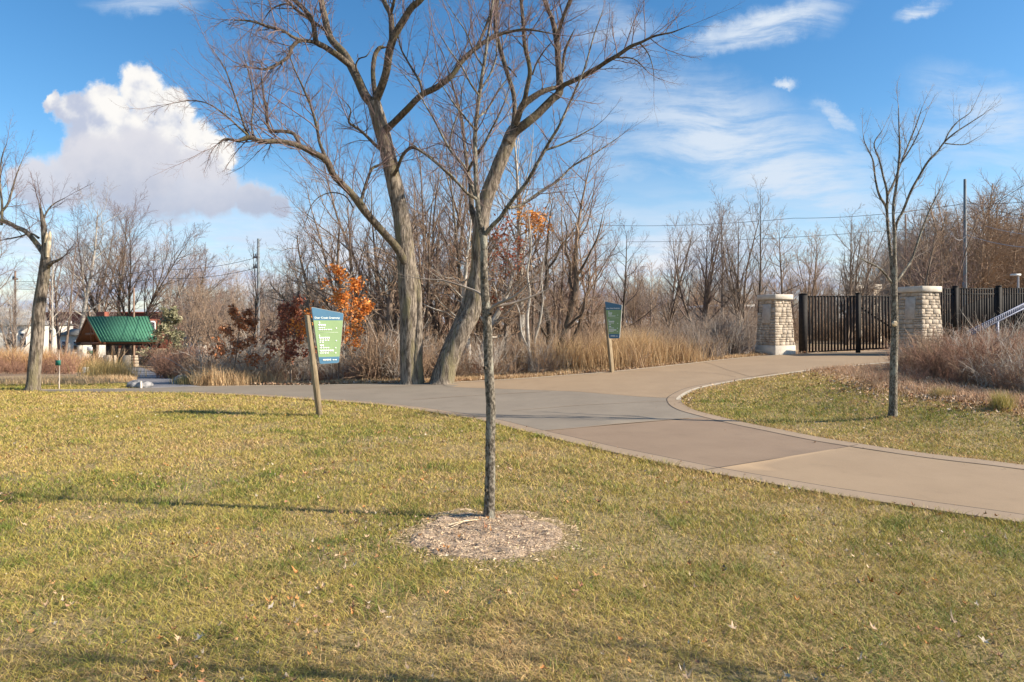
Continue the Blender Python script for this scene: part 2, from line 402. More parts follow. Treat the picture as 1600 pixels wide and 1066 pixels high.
# ------------------------------------------------------------------ layout of the paths
W = lambda L: np.array([gp(*p) for p in L])
near = crom(W([(1900, 868), (1600, 820), (1350, 783), (1100, 739), (950, 707), (830, 678), (740, 656), (640, 640), (560, 631), (500, 627), (430, 622), (360, 618), (290, 615), (200, 613.5), (60, 613)]), 5)
far_ = crom(W([(60, 609.5), (150, 609), (230, 607.5), (300, 605.5), (400, 603.5), (500, 602.5), (600, 601), (690, 599), (760, 595.5), (860, 589), (957, 581.5), (1050, 571.5), (1100, 566), (1180, 558), (1240, 554.5), (1320, 551), (1420, 547)]), 5)
isl = crom(W([(1470, 560), (1400, 567), (1330, 573.5), (1250, 582.5), (1150, 597), (1095, 608), (1068, 621), (1066, 630), (1080, 640), (1120, 651.5), (1200, 669), (1300, 688.5), (1450, 711), (1600, 729), (1900, 766)]), 5)
path_poly = np.concatenate([near, far_, isl])
def sidepath():
    l = crom(W([(216, 608.5), (215, 600), (211, 590), (203, 581), (192, 575.5), (176, 573.5)]), 4)
    r = crom(W([(330, 604.8), (292, 601), (262, 591), (238, 581), (222, 575), (205, 573)]), 4)
    return l, r
sp_l, sp_r = sidepath()
side_poly = np.concatenate([sp_l, sp_r[::-1]])
MC = gp(758, 833)     # centre of the bare ring round the young tree
def ringr(x, y):
    a = np.arctan2(y - MC[1], x - MC[0]); r = np.hypot((x - MC[0]), (y - MC[1]))
    return r / (0.72 * (1 + .42 * (fbm(2 + np.cos(a) * 1.9, 2 + np.sin(a) * 1.9, 4) - .5)))

# edge of the brush on the right island and of the woods
brush_line = crom(W([(1290, 577), (1340, 584), (1400, 598), (1470, 612), (1540, 622), (1620, 636), (1900, 680)]), 5)
brush_poly = np.concatenate([brush_line, np.array([[60, 12, 0], [60, 40, 0]]), isl[:8][::-1] * 0 + np.array([gp(1420, 556)])])

def build_ground():
    ys = np.concatenate([np.arange(-30, 1, 3.), np.arange(1, 25, .2), np.arange(25, 60, .8), np.arange(60, 140, 4), [160, 200, 260, 350, 500, 800, 1300, 2200]])
    xp = np.concatenate([np.arange(0, 22, .22), np.arange(22, 60, 1.2), np.arange(60, 160, 5), [190, 250, 350, 500, 800, 1300, 2200]])
    xs = np.concatenate([-xp[::-1][:-1], xp])
    X, Y = np.meshgrid(xs, ys); Z = terrain(X, Y)
    x, y = X.ravel(), Y.ravel(); z = Z.ravel().copy()
    inp = inpoly(x, y, path_poly) | inpoly(x, y, side_poly)
    z[inp] -= 0.07
    V = np.stack([x, y, z], 1); nx, ny = len(xs), len(ys)
    i = (np.arange(ny - 1) * nx)[:, None] + np.arange(nx - 1)[None]
    Q = np.stack([i, i + 1, i + nx + 1, i + nx], -1).reshape(-1, 4)
    lawn = lawn_mask(x, y)
    dry = ss((fbm(x * .3 + 9, y * .3, 4) - .45) * 5) * (1 - lawn) * .7
    dry = np.maximum(dry, ss((1.2 - polydist(x, y, brush_line)) / .8) * .8)
    A = np.stack([lawn, np.clip(dry, 0, 1), np.zeros_like(x)], 1)
    o = quads('ground', V, Q, mg, smooth=True, attr=A); tag(o, 'rolling park ground of lawn, thatch and leaf mould', 'ground', kind='structure')
def lawn_mask(x, y):
    """1 on mown grass, 0 in brush and wood"""
    a = inpoly(x, y, np.concatenate([near, [[-14, 16.2, 0], [-40, 17, 0], [-40, -40, 0], [40, -40, 0], [40, 0, 0]]]))
    b = inpoly(x, y, np.concatenate([isl, [[40, 0, 0], [40, 8, 0]], brush_line[::-1]]))
    cc = inpoly(x, y, np.array([gp(80, 613), gp(215, 609), gp(214, 600), gp(150, 596), gp(70, 598), gp(-200, 602), gp(-300, 613)]))
    return (a | b | cc).astype(float)
build_ground()

def build_path():
    L1 = [gp(829, 676.5), gp(1077, 655)]; L2 = [gp(1098, 737.5), gp(1341, 697)]
    L3 = [gp(692, 599.5), gp(705, 606), gp(790, 609), gp(900, 613), gp(1000, 621), gp(1069, 624)]
    sm = Vector((0, 0))
    pts, edges = [], []
    def loop(P, closed):
        b = len(pts)
        for p in P: pts.append(Vector((p[0], p[1])))
        n = len(P); edges.extend([(b + i, b + i + 1) for i in range(n - 1)])
        if closed: edges.append((b + n - 1, b))
    loop(path_poly, True)
    for L in (L1, L2, L3):
        a, b = np.array(L[0]), np.array(L[-1]); d = (b - a) / np.linalg.norm(b - a)
        loop([a - (L[1] - L[0]) / np.linalg.norm(L[1] - L[0]) * .05] + [np.array(q) for q in L[1:-1]] + [b + d * .05], False)
    gx, gy = np.meshgrid(np.arange(-16, 24, .35), np.arange(1, 27, .35)); gx, gy = gx.ravel() + .001, gy.ravel() + .001
    k = inpoly(gx, gy, path_poly) & (polydist(gx, gy, np.vstack([path_poly, path_poly[:1]])) > .12)
    for a, b in zip(gx[k], gy[k]): pts.append(Vector((a, b)))
    v, e, f, *_ = geometry.delaunay_2d_cdt(pts, edges, [], 1, 1e-4)
    V = np.array([(q[0], q[1], 0) for q in v])
    T = np.array([t for t in f if len(t) == 3]); C = V[T].mean(1)
    k = inpoly(C[:, 0], C[:, 1], path_poly); T = T[k]; C = C[k]
    V[:, 2] = terrain(V[:, 0], V[:, 1]) + .014
    # orientation upwards
    n = np.cross(V[T[:, 1]] - V[T[:, 0]], V[T[:, 2]] - V[T[:, 0]])[:, 2]; T[n < 0] = T[n < 0][:, ::-1]
    def side(a, b): return (b[0] - a[0]) * (C[:, 1] - a[1]) - (b[1] - a[1]) * (C[:, 0] - a[0])
    s1 = side(L1[0], L1[1]) > 0; s2 = side(L2[0], L2[1]) > 0
    up = C[:, 1] > np.interp(C[:, 0], [p[0] for p in L3], [p[1] for p in L3])
    right = C[:, 0] > np.interp(C[:, 1], [p[1] for p in L3[:2]], [p[0] for p in L3[:2]])
    mi = np.where(s1, 0, np.where(s2, 2, 1)); mi = np.where(s1 & up & right, 1, mi)
    o = mesh_np('path', V, T.ravel(), np.arange(len(T)) * 3, [MAT['slab_grey'], MAT['slab_tan'], MAT['slab_brown']], smooth=True, matidx=mi)
    tag(o, 'tinted concrete greenway path forking round the grass island', 'path', kind='structure')
    # borders and tooled joints
    def strip(name, line, o1, o2, h, m_, lab):
        P = np.array(line)[:, :2]; T_ = np.gradient(P, axis=0); T_ /= np.linalg.norm(T_, axis=1, keepdims=True) + 1e-9
        N = np.stack([-T_[:, 1], T_[:, 0]], 1); A = P + N * o1; B = P + N * o2; n = len(P)
        Vv = np.concatenate([np.c_[A, terrain(A[:, 0], A[:, 1]) + .014 + h], np.c_[B, terrain(B[:, 0], B[:, 1]) + .014 + h]])
        Q = [[i, i + 1, n + i + 1, n + i] for i in range(n - 1)]
        return Vv, Q
    def strips(name, lst, m_, lab):
        VV, QQ, off = [], [], 0
        for args in lst:
            Vv, Q = strip(name, *args, m_, lab); VV.append(Vv); QQ += [[off + i for i in q] for q in Q]; off += len(Vv)
        tag(quads(name, np.concatenate(VV), QQ, MAT[m_]), lab, 'path edging', kind='structure')
    # near runs right->left with the path on its right-hand side; far_ runs left->right (path right); isl: path on right too
    sgn = lambda line: -1 if inpoly(np.array([line[20][0] + (line[21][1] - line[20][1]) * .5]), np.array([line[20][1] - (line[21][0] - line[20][0]) * .5]), path_poly)[0] else 1
    a, b, d = sgn(near), sgn(far_), sgn(isl)
    strips('path_edging', [(near[:60], 0, a * .27, .004), (isl[18:], 0, d * .27, .004)], 'slab_edge', 'pale trowelled concrete edging along the path')
    strips('path_joint', [(near, a * .27, a * .288, .0045), (isl[16:], d * .27, d * .288, .0045)], 'joint_dark', 'dark tooled joint line along the path edging')
    strips('path_kerb', [(isl[:34], 0, d * .10, .009), (far_, 0, b * .08, .006)], 'slab_light', 'pale kerb line on the upper edge of the path')
    def cross(name, L, w, m_):
        L = crom([np.array(q) for q in L], 6); lst = [(L, -w / 2, w / 2, .0075)]
        return lst
    jl = []
    for L, w in ((L1, .035), ([gp(640, 626), gp(780, 617), gp(860, 613)], .03), ([gp(505, 610), gp(600, 606), gp(690, 602)], .03), ([gp(800, 643), gp(920, 634), gp(1060, 628)], .02)):
        jl += cross('', L, w, '')
    strips('path_contraction_joint', jl, 'slab_edge', 'thin pale joint between concrete slabs')
    jd = []
    for L, w in ((L2, .012), (L3, .012), ([gp(1100, 566.5), gp(1180, 592)], .012), ([gp(957, 582), gp(1100, 584), gp(1150, 590)], .012)):
        jd += cross('', L, w, '')
    strips('path_sawn_joint', jd, 'joint_dark', 'thin dark sawn joint between concrete slabs')
    # skirt
    P = np.vstack([path_poly, path_poly[:1]]); n = len(P)
    top = np.c_[P[:, :2], terrain(P[:, 0], P[:, 1]) + .014]; bot = top - [0, 0, .12]
    quads('path_side', np.vstack([top, bot]), [[i, i + 1, n + i + 1, n + i] for i in range(n - 1)], MAT['slab_edge'])['kind'] = 'structure'
    # the lane to the shelter
    l, r = sp_l, sp_r; n = len(l)
    rows = [l + (r - l) * t for t in np.linspace(0, 1, 7)]
    V = np.concatenate(rows); V[:, 2] = terrain(V[:, 0], V[:, 1]) + .008
    Q = [[k * n + i, k * n + i + 1, (k + 1) * n + i + 1, (k + 1) * n + i] for k in range(6) for i in range(n - 1)]
    tag(quads('side_path', V, Q, MAT['asphalt'], smooth=True), 'grey lane leading down to the green-roofed shelter', 'path', kind='structure')
build_path()

# ------------------------------------------------------------------ lawn
def palette(kind, n):
    G = np.array({'green': (.250, .245, .048), 'olive': (.455, .360, .092), 'straw': (.60, .41, .18), 'brown': (.26, .165, .085), 'lush': (.140, .195, .032)}[kind])
    return G[None] * (1 + .28 * (rs.rand(n, 1) - .5) * 2) * (1 + .10 * (rs.rand(n, 3) - .5))
def build_blades(name, x, y, h, w, colr, lean, material, label, cat, z=None):
    n = len(x); z = terrain(x, y) if z is None else z
    th = rs.rand(n) * 2 * np.pi; ph = rs.rand(n) * 2 * np.pi
    wx, wy = np.cos(th) * w / 2, np.sin(th) * w / 2
    lx, ly = np.cos(ph) * lean * h, np.sin(ph) * lean * h
    B = np.stack([x, y, z - .005], 1); side = np.stack([wx, wy, np.zeros(n)], 1)
    M = B + np.stack([lx * .35, ly * .35, h * .6], 1); T = B + np.stack([lx, ly, h], 1)
    V = np.stack([B - side, B + side, M + side * .8, M - side * .8, T], 1).reshape(-1, 3)
    b = np.arange(n)[:, None] * 5
    loops = np.concatenate([b + [[0, 1, 2, 3]], b + [[3, 2, 4]]], 1).ravel()
    starts = (np.arange(n)[:, None] * 7 + [[0, 4]]).ravel()
    A = np.repeat(colr, 5, 0)
    o = mesh_np(name, V, loops, starts, material, attr=A); return tag(o, label, cat, kind='stuff')
def lawn():
    def sample(y0, y1, dens, xpad):
        xm = .80 * y1 + xpad; n = int((y1 - y0) * 2 * xm * dens)
        x = (rs.rand(n) * 2 - 1) * xm; y = y0 + rs.rand(n) * (y1 - y0)
        k = np.abs(x) < .80 * y + xpad; return x[k], y[k]
    XS, YS, HS, WS = [], [], [], []
    for y0, y1, d, w in ((2.2, 3.4, 10500, .0034), (3.4, 4.6, 9000, .0038), (4.6, 6.5, 5600, .0048), (6.5, 9, 3200, .0068), (9, 12.5, 2200, .0085), (12.5, 18.5, 1400, .012)):
        x, y = sample(y0, y1, d, 1.2); k = lawn_mask(x, y) > .5; x, y = x[k], y[k]
        k = (~inpoly(x, y, path_poly)); x, y = x[k], y[k]
        rr = ringr(x, y); fr = fbm(x * 7, y * 7 + 11, 3); k = (rr > .88 + .55 * (fr - .5)) & (rs.rand(len(x)) < ss((rr - .72) * 5)) | (rs.rand(len(x)) < .05); x, y = x[k], y[k]
        bare = ss((fbm(x * 1.7 + 40, y * 1.7 + 3, 4) - .57) * 9); k = rs.rand(len(x)) > bare * .5; x, y = x[k], y[k]
        XS.append(x); YS.append(y); WS.append(np.full(len(x), w)); HS.append(np.full(len(x), .029 + .0012 * min(y0, 8)))
    x, y, w, h = map(np.concatenate, (XS, YS, WS, HS)); n = len(x)
    big = fbm(x * .45 + 3, y * .6 + 8, 4); mid = fbm(x * 2.3 + 30, y * 2.3, 3); sm = fbm(x * 9, y * 9 + 50, 2)
    isl_m = (x > 2.2) & inpoly(x, y, np.concatenate([isl, [[40, 0, 0], [40, 8, 0]], brush_line[::-1]]))
    green = .24 + 1.1 * (big - .5) + .9 * (mid - .5) + .7 * (sm - .5) + np.where(isl_m, .10, 0) - .13 * ss((y - 7) / 6) * (~isl_m)
    green -= .06 * ss((4.6 - y) / 1.5)
    straw = .33 + .9 * (.5 - big) + .9 * (fbm(x * 3 + 70, y * 3 + 9, 3) - .5)
    # the edges wear brown; thatch near brush
    dpn = np.minimum(polydist(x, y, isl), 5); straw += .35 * ss((.5 - dpn) / .5) * isl_m
    db = polydist(x, y, brush_line); straw += np.where(isl_m, .9 * ss((1.3 - db) / 1.0), 0); green -= np.where(isl_m, .6 * ss((1.2 - db) / 1.0), 0)
    straw += .5 * ss((x - .2) / 2) * ss((4.6 - y) / 1.6) * .5
    tf = ss((fbm(x * 4 + 21, y * 4 + 5, 3) - .60) * 9); green += .45 * tf
    u = rs.rand(n); c = palette('olive', n)
    kg = u < green; c[kg] = palette('green', kg.sum()); kl = u < green * .35; c[kl] = palette('lush', kl.sum())
    v = rs.rand(n); ks = v < straw; c[ks] = palette('straw', ks.sum()); kb = v < .055 + .10 * straw; c[kb] = palette('brown', kb.sum())
    h = h * (.55 + .85 * rs.rand(n)) * (.85 + .5 * (mid - .3)); lean = .35 + rs.rand(n) * 1.25 + .6 * ss((5.5 - y) / 2.5)
    lean = np.where(ks, lean * 1.1 + .2, lean); h = np.where(ks, h * .85, h); h *= 1 + .35 * tf; h *= .8 + .55 * (fbm(x * 5 + 2, y * 5, 3))
    lean = lean; 
    edge = np.minimum(polydist(x, y, near), dpn); h *= 1 + .35 * ss((.22 - edge) / .2)
    build_blades('grass', x, y, h, w * (.6 + .7 * rs.rand(n)), c, lean, MAT['grass'], 'short winter lawn grass, olive green mixed with straw', 'grass')
    print('blades', n)
lawn()

def chips(name, x, y, z, size, asp, colr, label, cat, curl=.4, material='litter'):
    n = len(x); th = rs.rand(n) * 2 * np.pi
    a = np.stack([np.cos(th), np.sin(th), (rs.rand(n) - .5) * curl * 2], 1) * (size * .5)[:, None]
    b = np.stack([-np.sin(th), np.cos(th), (rs.rand(n) - .5) * curl * 2], 1) * (size * asp * .5)[:, None]
    C = np.stack([x, y, z], 1); up = np.array([0, 0, 1.]) * (size * curl * .35)[:, None]
    V = np.stack([C - a, C - b * 1.0 + up * .5, C + a * 1.1, C + b + up], 1).reshape(-1, 3)
    Q = np.arange(n * 4).reshape(-1, 4)[:, [0, 1, 2, 3]]
    Q = np.concatenate([Q[:, [0, 1, 3]], Q[:, [1, 2, 3]]])
    return tag(quads(name, V, Q, MAT[material], attr=np.repeat(colr, 4, 0)), label, cat, kind='stuff')
def tints(n, opts, var=.25):
    O = np.array(opts)[rs.randint(0, len(opts), n)]; return O * (1 + var * (rs.rand(n, 1) - .5) * 2)
def lobed_leaves(name, x, y, z, size, colr, label, cat):
    """curled five-pointed dead leaves"""
    n = len(x); k = 10; th0 = rs.rand(n) * 6.28
    ang = np.arange(k) * 2 * np.pi / k; rad = np.where(np.arange(k) % 2 == 0, 1.0, .42); rad[5] = .5
    tx = (rs.rand(n) - .5) * .9; ty = (rs.rand(n) - .5) * .9
    rad = rad[None] * (.45 + .75 * rs.rand(n, k)) * np.where(rs.rand(n, k) < .12, .5, 1)
    px = np.cos(ang[None] + th0[:, None]) * rad * size[:, None] * .5; px = px * (.55 + .45 * rs.rand(n, 1)); py = np.sin(ang[None] + th0[:, None]) * rad * size[:, None] * .5
    pz = px * tx[:, None] + py * ty[:, None] + (rad ** 2) * size[:, None] * (.05 + .5 * rs.rand(n, 1)) + (rs.rand(n, k) - .5) * size[:, None] * .22
    ring = np.stack([x[:, None] + px, y[:, None] + py, z[:, None] + pz], -1); cen = np.stack([x, y, z], 1)[:, None]
    V = np.concatenate([cen, ring], 1).reshape(-1, 3); b = (np.arange(n) * (k + 1))[:, None]
    T = np.concatenate([np.stack([b[:, 0], b[:, 0] + 1 + i, b[:, 0] + 1 + (i + 1) % k], 1) for i in range(k)])
    tag(quads(name, V, T, MAT['litter'], attr=np.repeat(colr, k + 1, 0)), label, cat, kind='stuff')
def litter():
    # bare ring: raised thatch mound with chips and straw
    n = 150; A = np.linspace(0, 2 * np.pi, n, endpoint=False); rr = np.linspace(0, .82, 16)
    V = []; 
    for r_ in rr:
        for a in A:
            x, y = MC[0] + .72 * r_ * math.cos(a), MC[1] + .72 * r_ * math.sin(a); V.append((x, y, 0))
    V = np.array(V); q = ringr(V[:, 0], V[:, 1]); V[:, 2] = terrain(V[:, 0], V[:, 1]) + .022 - .05 * ss((q - .66) / .18) + .045 * (fbm(V[:, 0] * 7, V[:, 1] * 7, 3) - .5)
    Q = [[k * n + i, k * n + (i + 1) % n, (k + 1) * n + (i + 1) % n, (k + 1) * n + i] for k in range(15) for i in range(n)]
    mat('mulch', (.34, .25, .17), (.52, .39, .28), 60, .95, .8, coord='World', c3=(.24, .17, .12))
    o = quads('mulch_bed', V, Q, MAT['mulch'], smooth=True); tag(o, 'bare ring of dry mulch round the young tree', 'mulch bed', kind='structure')
    m = 26000; x = MC[0] + (rs.rand(m) * 2 - 1) * .85; y = MC[1] + (rs.rand(m) * 2 - 1) * .85; q = ringr(x, y); k = (q < 1.30 - .62 * rs.rand(m)) & (q < .8 + 1.1 * fbm(x * 8, y * 8 + 4, 3)); x, y = x[k], y[k]
    z = terrain(x, y) + .024 + .045 * (fbm(x * 7, y * 7, 3) - .5) - .030 * ss((ringr(x, y) - .7) / .25) + rs.rand(len(x)) * .008
    shade = .80 + .5 * fbm(x * 3 + 1, y * 3, 3)
    c = tints(len(x), [(.68, .50, .31), (.74, .57, .37), (.48, .34, .21), (.26, .17, .11), (.52, .38, .26)], .3) * shade[:, None]
    chips('mulch_litter', x, y, z, .008 + .034 * rs.rand(len(x)) ** 2, .15, c, 'shredded tan mulch and dead grass in the ring', 'mulch', .35)
    # dead leaves over the lawn
    def scatter(n, y0, y1, p=1.6):
        y = y0 + (y1 - y0) * rs.rand(n) ** p; x = (rs.rand(n) * 2 - 1) * (.8 * y + .8); k = (lawn_mask(x, y) > .5) & ~inpoly(x, y, path_poly); return x[k], y[k]
    x, y = scatter(7500, 2.3, 14, 1.25); k = rs.rand(len(x)) < np.where(x < 0, .9, .45) * (.15 + 1.1 * ss((fbm(x * 1.6 + 5, y * 1.6, 4) - .45) * 6)); x, y = x[k], y[k]
    c = tints(len(x), [(.46, .20, .07), (.50, .27, .12), (.46, .34, .22), (.50, .42, .32), (.28, .14, .08), (.34, .20, .12), (.42, .29, .18), (.36, .26, .17), (.50, .24, .09)], .3)
    lobed_leaves('fallen_leaves', x, y, terrain(x, y) + .030 + .014 * rs.rand(len(x)), .030 + .045 * rs.rand(len(x)) ** 1.8, c, 'curled orange, tan and silvery dead leaves on the lawn', 'fallen leaves')
    m = 260; t = rs.randint(0, 59, m); f = rs.rand(m)[:, None]; P = near[t] * (1 - f) + near[t + 1] * f; t2 = rs.randint(0, len(isl) - 1, m); P2 = isl[t2]
    x = np.r_[P[:, 0] + rs.randn(m) * .18, P2[:, 0] + rs.randn(m) * .35]; y = np.r_[P[:, 1] + rs.randn(m) * .18, P2[:, 1] + rs.randn(m) * .35]; k = inpoly(x, y, path_poly); x, y = x[k], y[k]
    lobed_leaves('blown_leaves', x, y, terrain(x, y) + .024, .015 + .035 * rs.rand(len(x)) ** 2, tints(len(x), [(.34, .20, .11), (.42, .28, .16), (.26, .16, .09)], .2), 'small brown leaves and crumbs blown along the path edges', 'fallen leaves')
    # leaf litter along the woodland edge and brush foot
    XS, YS = [], []
    for line, n, sp in ((brush_line, 5200, .7), (far_[20:], 2600, .22), (isl[:40], 500, .12)):
        t = rs.randint(0, len(line) - 1, n); f = rs.rand(n)[:, None]; P = line[t] * (1 - f) + line[t + 1] * f
        XS.append(P[:, 0] + rs.randn(n) * sp); YS.append(P[:, 1] + rs.randn(n) * sp + (.25 if line is not isl else 0))
    x, y = np.concatenate(XS), np.concatenate(YS); k = ~inpoly(x, y, path_poly); x, y = x[k], y[k]
    c = tints(len(x), [(.50, .33, .20), (.58, .42, .28), (.36, .20, .12), (.64, .50, .36), (.28, .17, .11)], .2)
    lobed_leaves('leaf_litter', x, y, terrain(x, y) + .02 + .03 * rs.rand(len(x)), .05 + .06 * rs.rand(len(x)), c, 'dead leaves drifted along the brush edge', 'leaf litter')
litter()

# ------------------------------------------------------------------ trees
def nrm(v): return v / (math.sqrt(v[0] ** 2 + v[1] ** 2 + v[2] ** 2) + 1e-9)
def turn(d, ang, az):
    a = np.cross(d, (0.3, .2, 1) if abs(d[2]) < .9 else (1, .1, 0)); a = nrm(a); b = np.cross(d, a)
    return nrm(d * math.cos(ang) + (a * math.cos(az) + b * math.sin(az)) * math.sin(ang))
def grow(out, p, d, L, r, lvl, P, rg):
    n = P['seg'][lvl]; w = P['wob'][lvl]; tr = P['trop'][lvl]; pts = [p]; dirs = [d]; s = L / n
    g3 = rg.gauss
    for i in range(n):
        d = nrm(d + np.array((g3(0, w), g3(0, w), g3(0, w) + tr))); p = p + d * s; pts.append(p); dirs.append(d)
    tp = P['taper'][lvl]; rm = P.get('rmin', 0) if lvl else 0; rad = [max(r * (1 - (1 - tp) * (i / n)), rm * (1 - .6 * i / n)) for i in range(n + 1)]
    out[min(lvl, len(out) - 1)].add(pts, rad, P['sides'][lvl])
    if lvl + 1 >= len(P['seg']): return
    t0 = P['t0'][lvl]; nc = P['n'][lvl]; nc = max(1, int(nc * (.8 + .4 * rg.random()))); az = rg.random() * 6.28
    for k in range(nc):
        t = t0 + (1 - t0) * (k + rg.random()) / nc; f = t * n; i = min(int(f), n - 1); f -= i
        q = pts[i] * (1 - f) + pts[i + 1] * f; az += 2.4 + rg.uniform(-.5, .5)
        cd = turn(dirs[i + 1], R(P['ang'][lvl]) * rg.uniform(.65, 1.3), az)
        cl = L * P['ratio'][lvl] * (1.15 - .75 * t) * rg.uniform(.6, 1.25)
        grow(out, q, cd, cl, min(rad[i] * P['rr'][lvl], rad[i] * .95), lvl + 1, P, rg)
def proto_tree(kind, seed, H, rmin=0.006):
    """meshes for one tree: trunk with limbs, and crown of twigs"""
    rg = random.Random(seed); T, C = Tubes(), Tubes(); out = [T, T, C, C]
    if kind == 'vase':       # several thin ascending stems from one base
        P = dict(seg=[7, 5, 4, 3], wob=[.06, .11, .14, .16], trop=[.03, .09, .05, .03], taper=[.10, .2, .3, .5], sides=[6, 4, 3, 3], t0=[.18, .12, .08], n=[14, 9, 5], ang=[34, 34, 34], ratio=[.42, .50, .55], rr=[.5, .5, .6])
        P['rmin'] = rmin
        for k in range(rg.randint(3, 5)):
            grow(out, np.zeros(3) + (rg.uniform(-.1, .1), rg.uniform(-.1, .1), -.1), turn(np.array((0, 0, 1.)), R(rg.uniform(4, 22)), rg.random() * 6.28), H * rg.uniform(.75, 1.0), H * .011, 0, P, rg)
    elif kind == 'round':    # one bole, spreading limbs
        P = dict(seg=[8, 7, 5, 4], wob=[.035, .12, .15, .17], trop=[.04, .10, .04, .0], taper=[.09, .15, .3, .5], sides=[8, 5, 3, 3], t0=[.28, .15, .1], n=[20, 11, 6], ang=[48, 38, 36], ratio=[.46, .50, .52], rr=[.42, .5, .55])
        P['rmin'] = rmin
        grow(out, np.array((0, 0, -.1)), np.array((.03, 0, 1.)), H, H * .017, 0, P, rg)
    elif kind == 'thin':     # young pole-like tree
        P = dict(seg=[8, 5, 4, 3], wob=[.035, .1, .13, .16], trop=[.03, .12, .06, .04], taper=[.1, .2, .3, .5], sides=[6, 4, 3, 3], t0=[.22, .15, .1], n=[24, 9, 5], ang=[40, 36, 36], ratio=[.30, .42, .45], rr=[.42, .55, .6])
        P['rmin'] = rmin
        grow(out, np.array((0, 0, -.1)), np.array((.03, 0, 1.)), H, H * .010, 0, P, rg)
    elif kind == 'gnarled':  # dark crooked stems hung with vines
        P = dict(seg=[9, 6, 5, 4], wob=[.13, .2, .22, .22], trop=[.03, .05, .0, -.05], taper=[.12, .15, .3, .5], sides=[8, 5, 3, 3], t0=[.22, .1, .1], n=[18, 12, 9], ang=[55, 50, 50], ratio=[.38, .45, .42], rr=[.42, .45, .5])
        P['rmin'] = rmin
        for k in range(2): grow(out, np.array((rg.uniform(-.3, .3), rg.uniform(-.2, .2), -.1)), turn(np.array((0, 0, 1.)), R(rg.uniform(5, 18)), rg.random() * 6.28), H * rg.uniform(.8, 1), H * .024, 0, P, rg)
    elif kind == 'fan':      # wide leaning multi-stem crown
        P = dict(seg=[8, 7, 5, 4], wob=[.05, .11, .14, .16], trop=[.02, .04, .03, .0], taper=[.08, .15, .3, .5], sides=[7, 4, 3, 3], t0=[.28, .15, .1], n=[18, 13, 7], ang=[32, 34, 34], ratio=[.5, .48, .5], rr=[.5, .5, .5])
        P['rmin'] = rmin
        for k in range(4):
            a = (k - 1.2) * .3
            grow(out, np.array((k * .35, rg.uniform(-.2, .2), -.1)), nrm(np.array((math.sin(a), rg.uniform(-.2, .2), math.cos(a)))), H * rg.uniform(.85, 1.05), H * .013, 0, P, rg)
    elif kind == 'shrub':    # dense many-stemmed brush, 1 unit high times H
        P = dict(seg=[6, 4, 3], wob=[.14, .2, .22], trop=[.0, .04, .02], taper=[.4, .4, .6], sides=[3, 3, 3], t0=[.15, .1], n=[7, 3], ang=[38, 42], ratio=[.48, .5], rr=[.6, .7])
        out = [C, C, C]
        for k in range(24):
            az = rg.random() * 6.28; rr_ = rg.random() ** .7 * H * .28
            grow(out, np.array((math.cos(az) * rr_, math.sin(az) * rr_, -.05)), turn(np.array((0, 0, 1.)), R(rg.uniform(3, 48)), az + rg.uniform(-.9, .9)), H * rg.uniform(.35, 1.1), .0075, 0, P, rg)
    return T, C
PROTO = {}
def tree(kind, seed, H, loc, label, cat='tree', group=None, name='bare_tree', rz=0.0, bark='bark_brown', twig='twig_purple', sc=1.0, lean=(0, 0)):
    rmin = round(max(.003, .00014 * max(loc[1], 5) / sc), 3) if group and 'tangled' not in group and 'scrub' not in group and 'hollow' not in group else .0045
    if loc[1] < 8: rmin = .003
    key = (kind, seed, H, bark, twig)
    root = empty(name, loc, rz, label, cat, group); root.scale = (sc, sc, sc); root.rotation_euler = (lean[0], lean[1], rz)
    if key not in PROTO:
        T, C = proto_tree(kind, seed, H, rmin)
        a = T.build('trunk', MAT[bark], root) if T.items else None
        b = C.build('crown' if kind != 'shrub' else 'stems', MAT[twig], root)
        PROTO[key] = (a, b)
    else:
        for q in PROTO[key]:
            if q is not None: c = q.copy(); link(c, root)
    return root

def limb(pts, Y0, w0=None):
    """pts: (px, py, width px[, depth offset]) -> world polyline with radii"""
    P = [at(p[0], p[1], Y0 + (p[3] if len(p) > 3 else 0)) for p in pts]; r = [p[2] * .5 * Y0 / F for p in pts]
    Q = crom([np.append(a, b) for a, b in zip(P, r)], 5); return Q[:, :3], np.maximum(Q[:, 3], .002)
TW = dict(seg=[8, 5, 4, 3], wob=[.09, .14, .17, .2], trop=[.05, .05, .02, -.02], taper=[.3, .35, .45, .6], sides=[4, 3, 3, 3], t0=[.12, .12, .12], n=[8, 6, 3], ang=[34, 38, 40], ratio=[.44, .46, .5], rr=[.55, .6, .7])
def dress(C, P, r, step, Lr, rg, P_=TW, t0=.2, rmax=.016, up=.5, rmin=.0035):
    seg = np.linalg.norm(np.diff(P, axis=0), axis=1); s = np.r_[0, np.cumsum(seg)]; tot = s[-1]; q = tot * t0; az = rg.random() * 6
    while q < tot:
        i = min(int(np.searchsorted(s, q)), len(P) - 1); i = max(i, 1); f = (q - s[i - 1]) / (seg[i - 1] + 1e-9)
        p = P[i - 1] * (1 - f) + P[i] * f; d = nrm(P[i] - P[i - 1]); az += 2.4 + rg.uniform(-.6, .6)
        cd = turn(d, R(rg.uniform(30, 75)), az); cd = nrm(cd + np.array((0, 0, up * rg.uniform(.1, 1))))
        grow([C], p, cd, rg.uniform(*Lr) * (1.1 - .4 * q / tot), max(rmin, min(rmax, r[i] * .5) * rg.uniform(.6, 1)), 0, P_, rg)
        q += step * rg.uniform(.5, 1.5)
    # tip
    grow([C], P[-1], nrm(P[-1] - P[-2]), Lr[1] * .6, max(r[-1] * .8, rmin), 0, P_, rg)

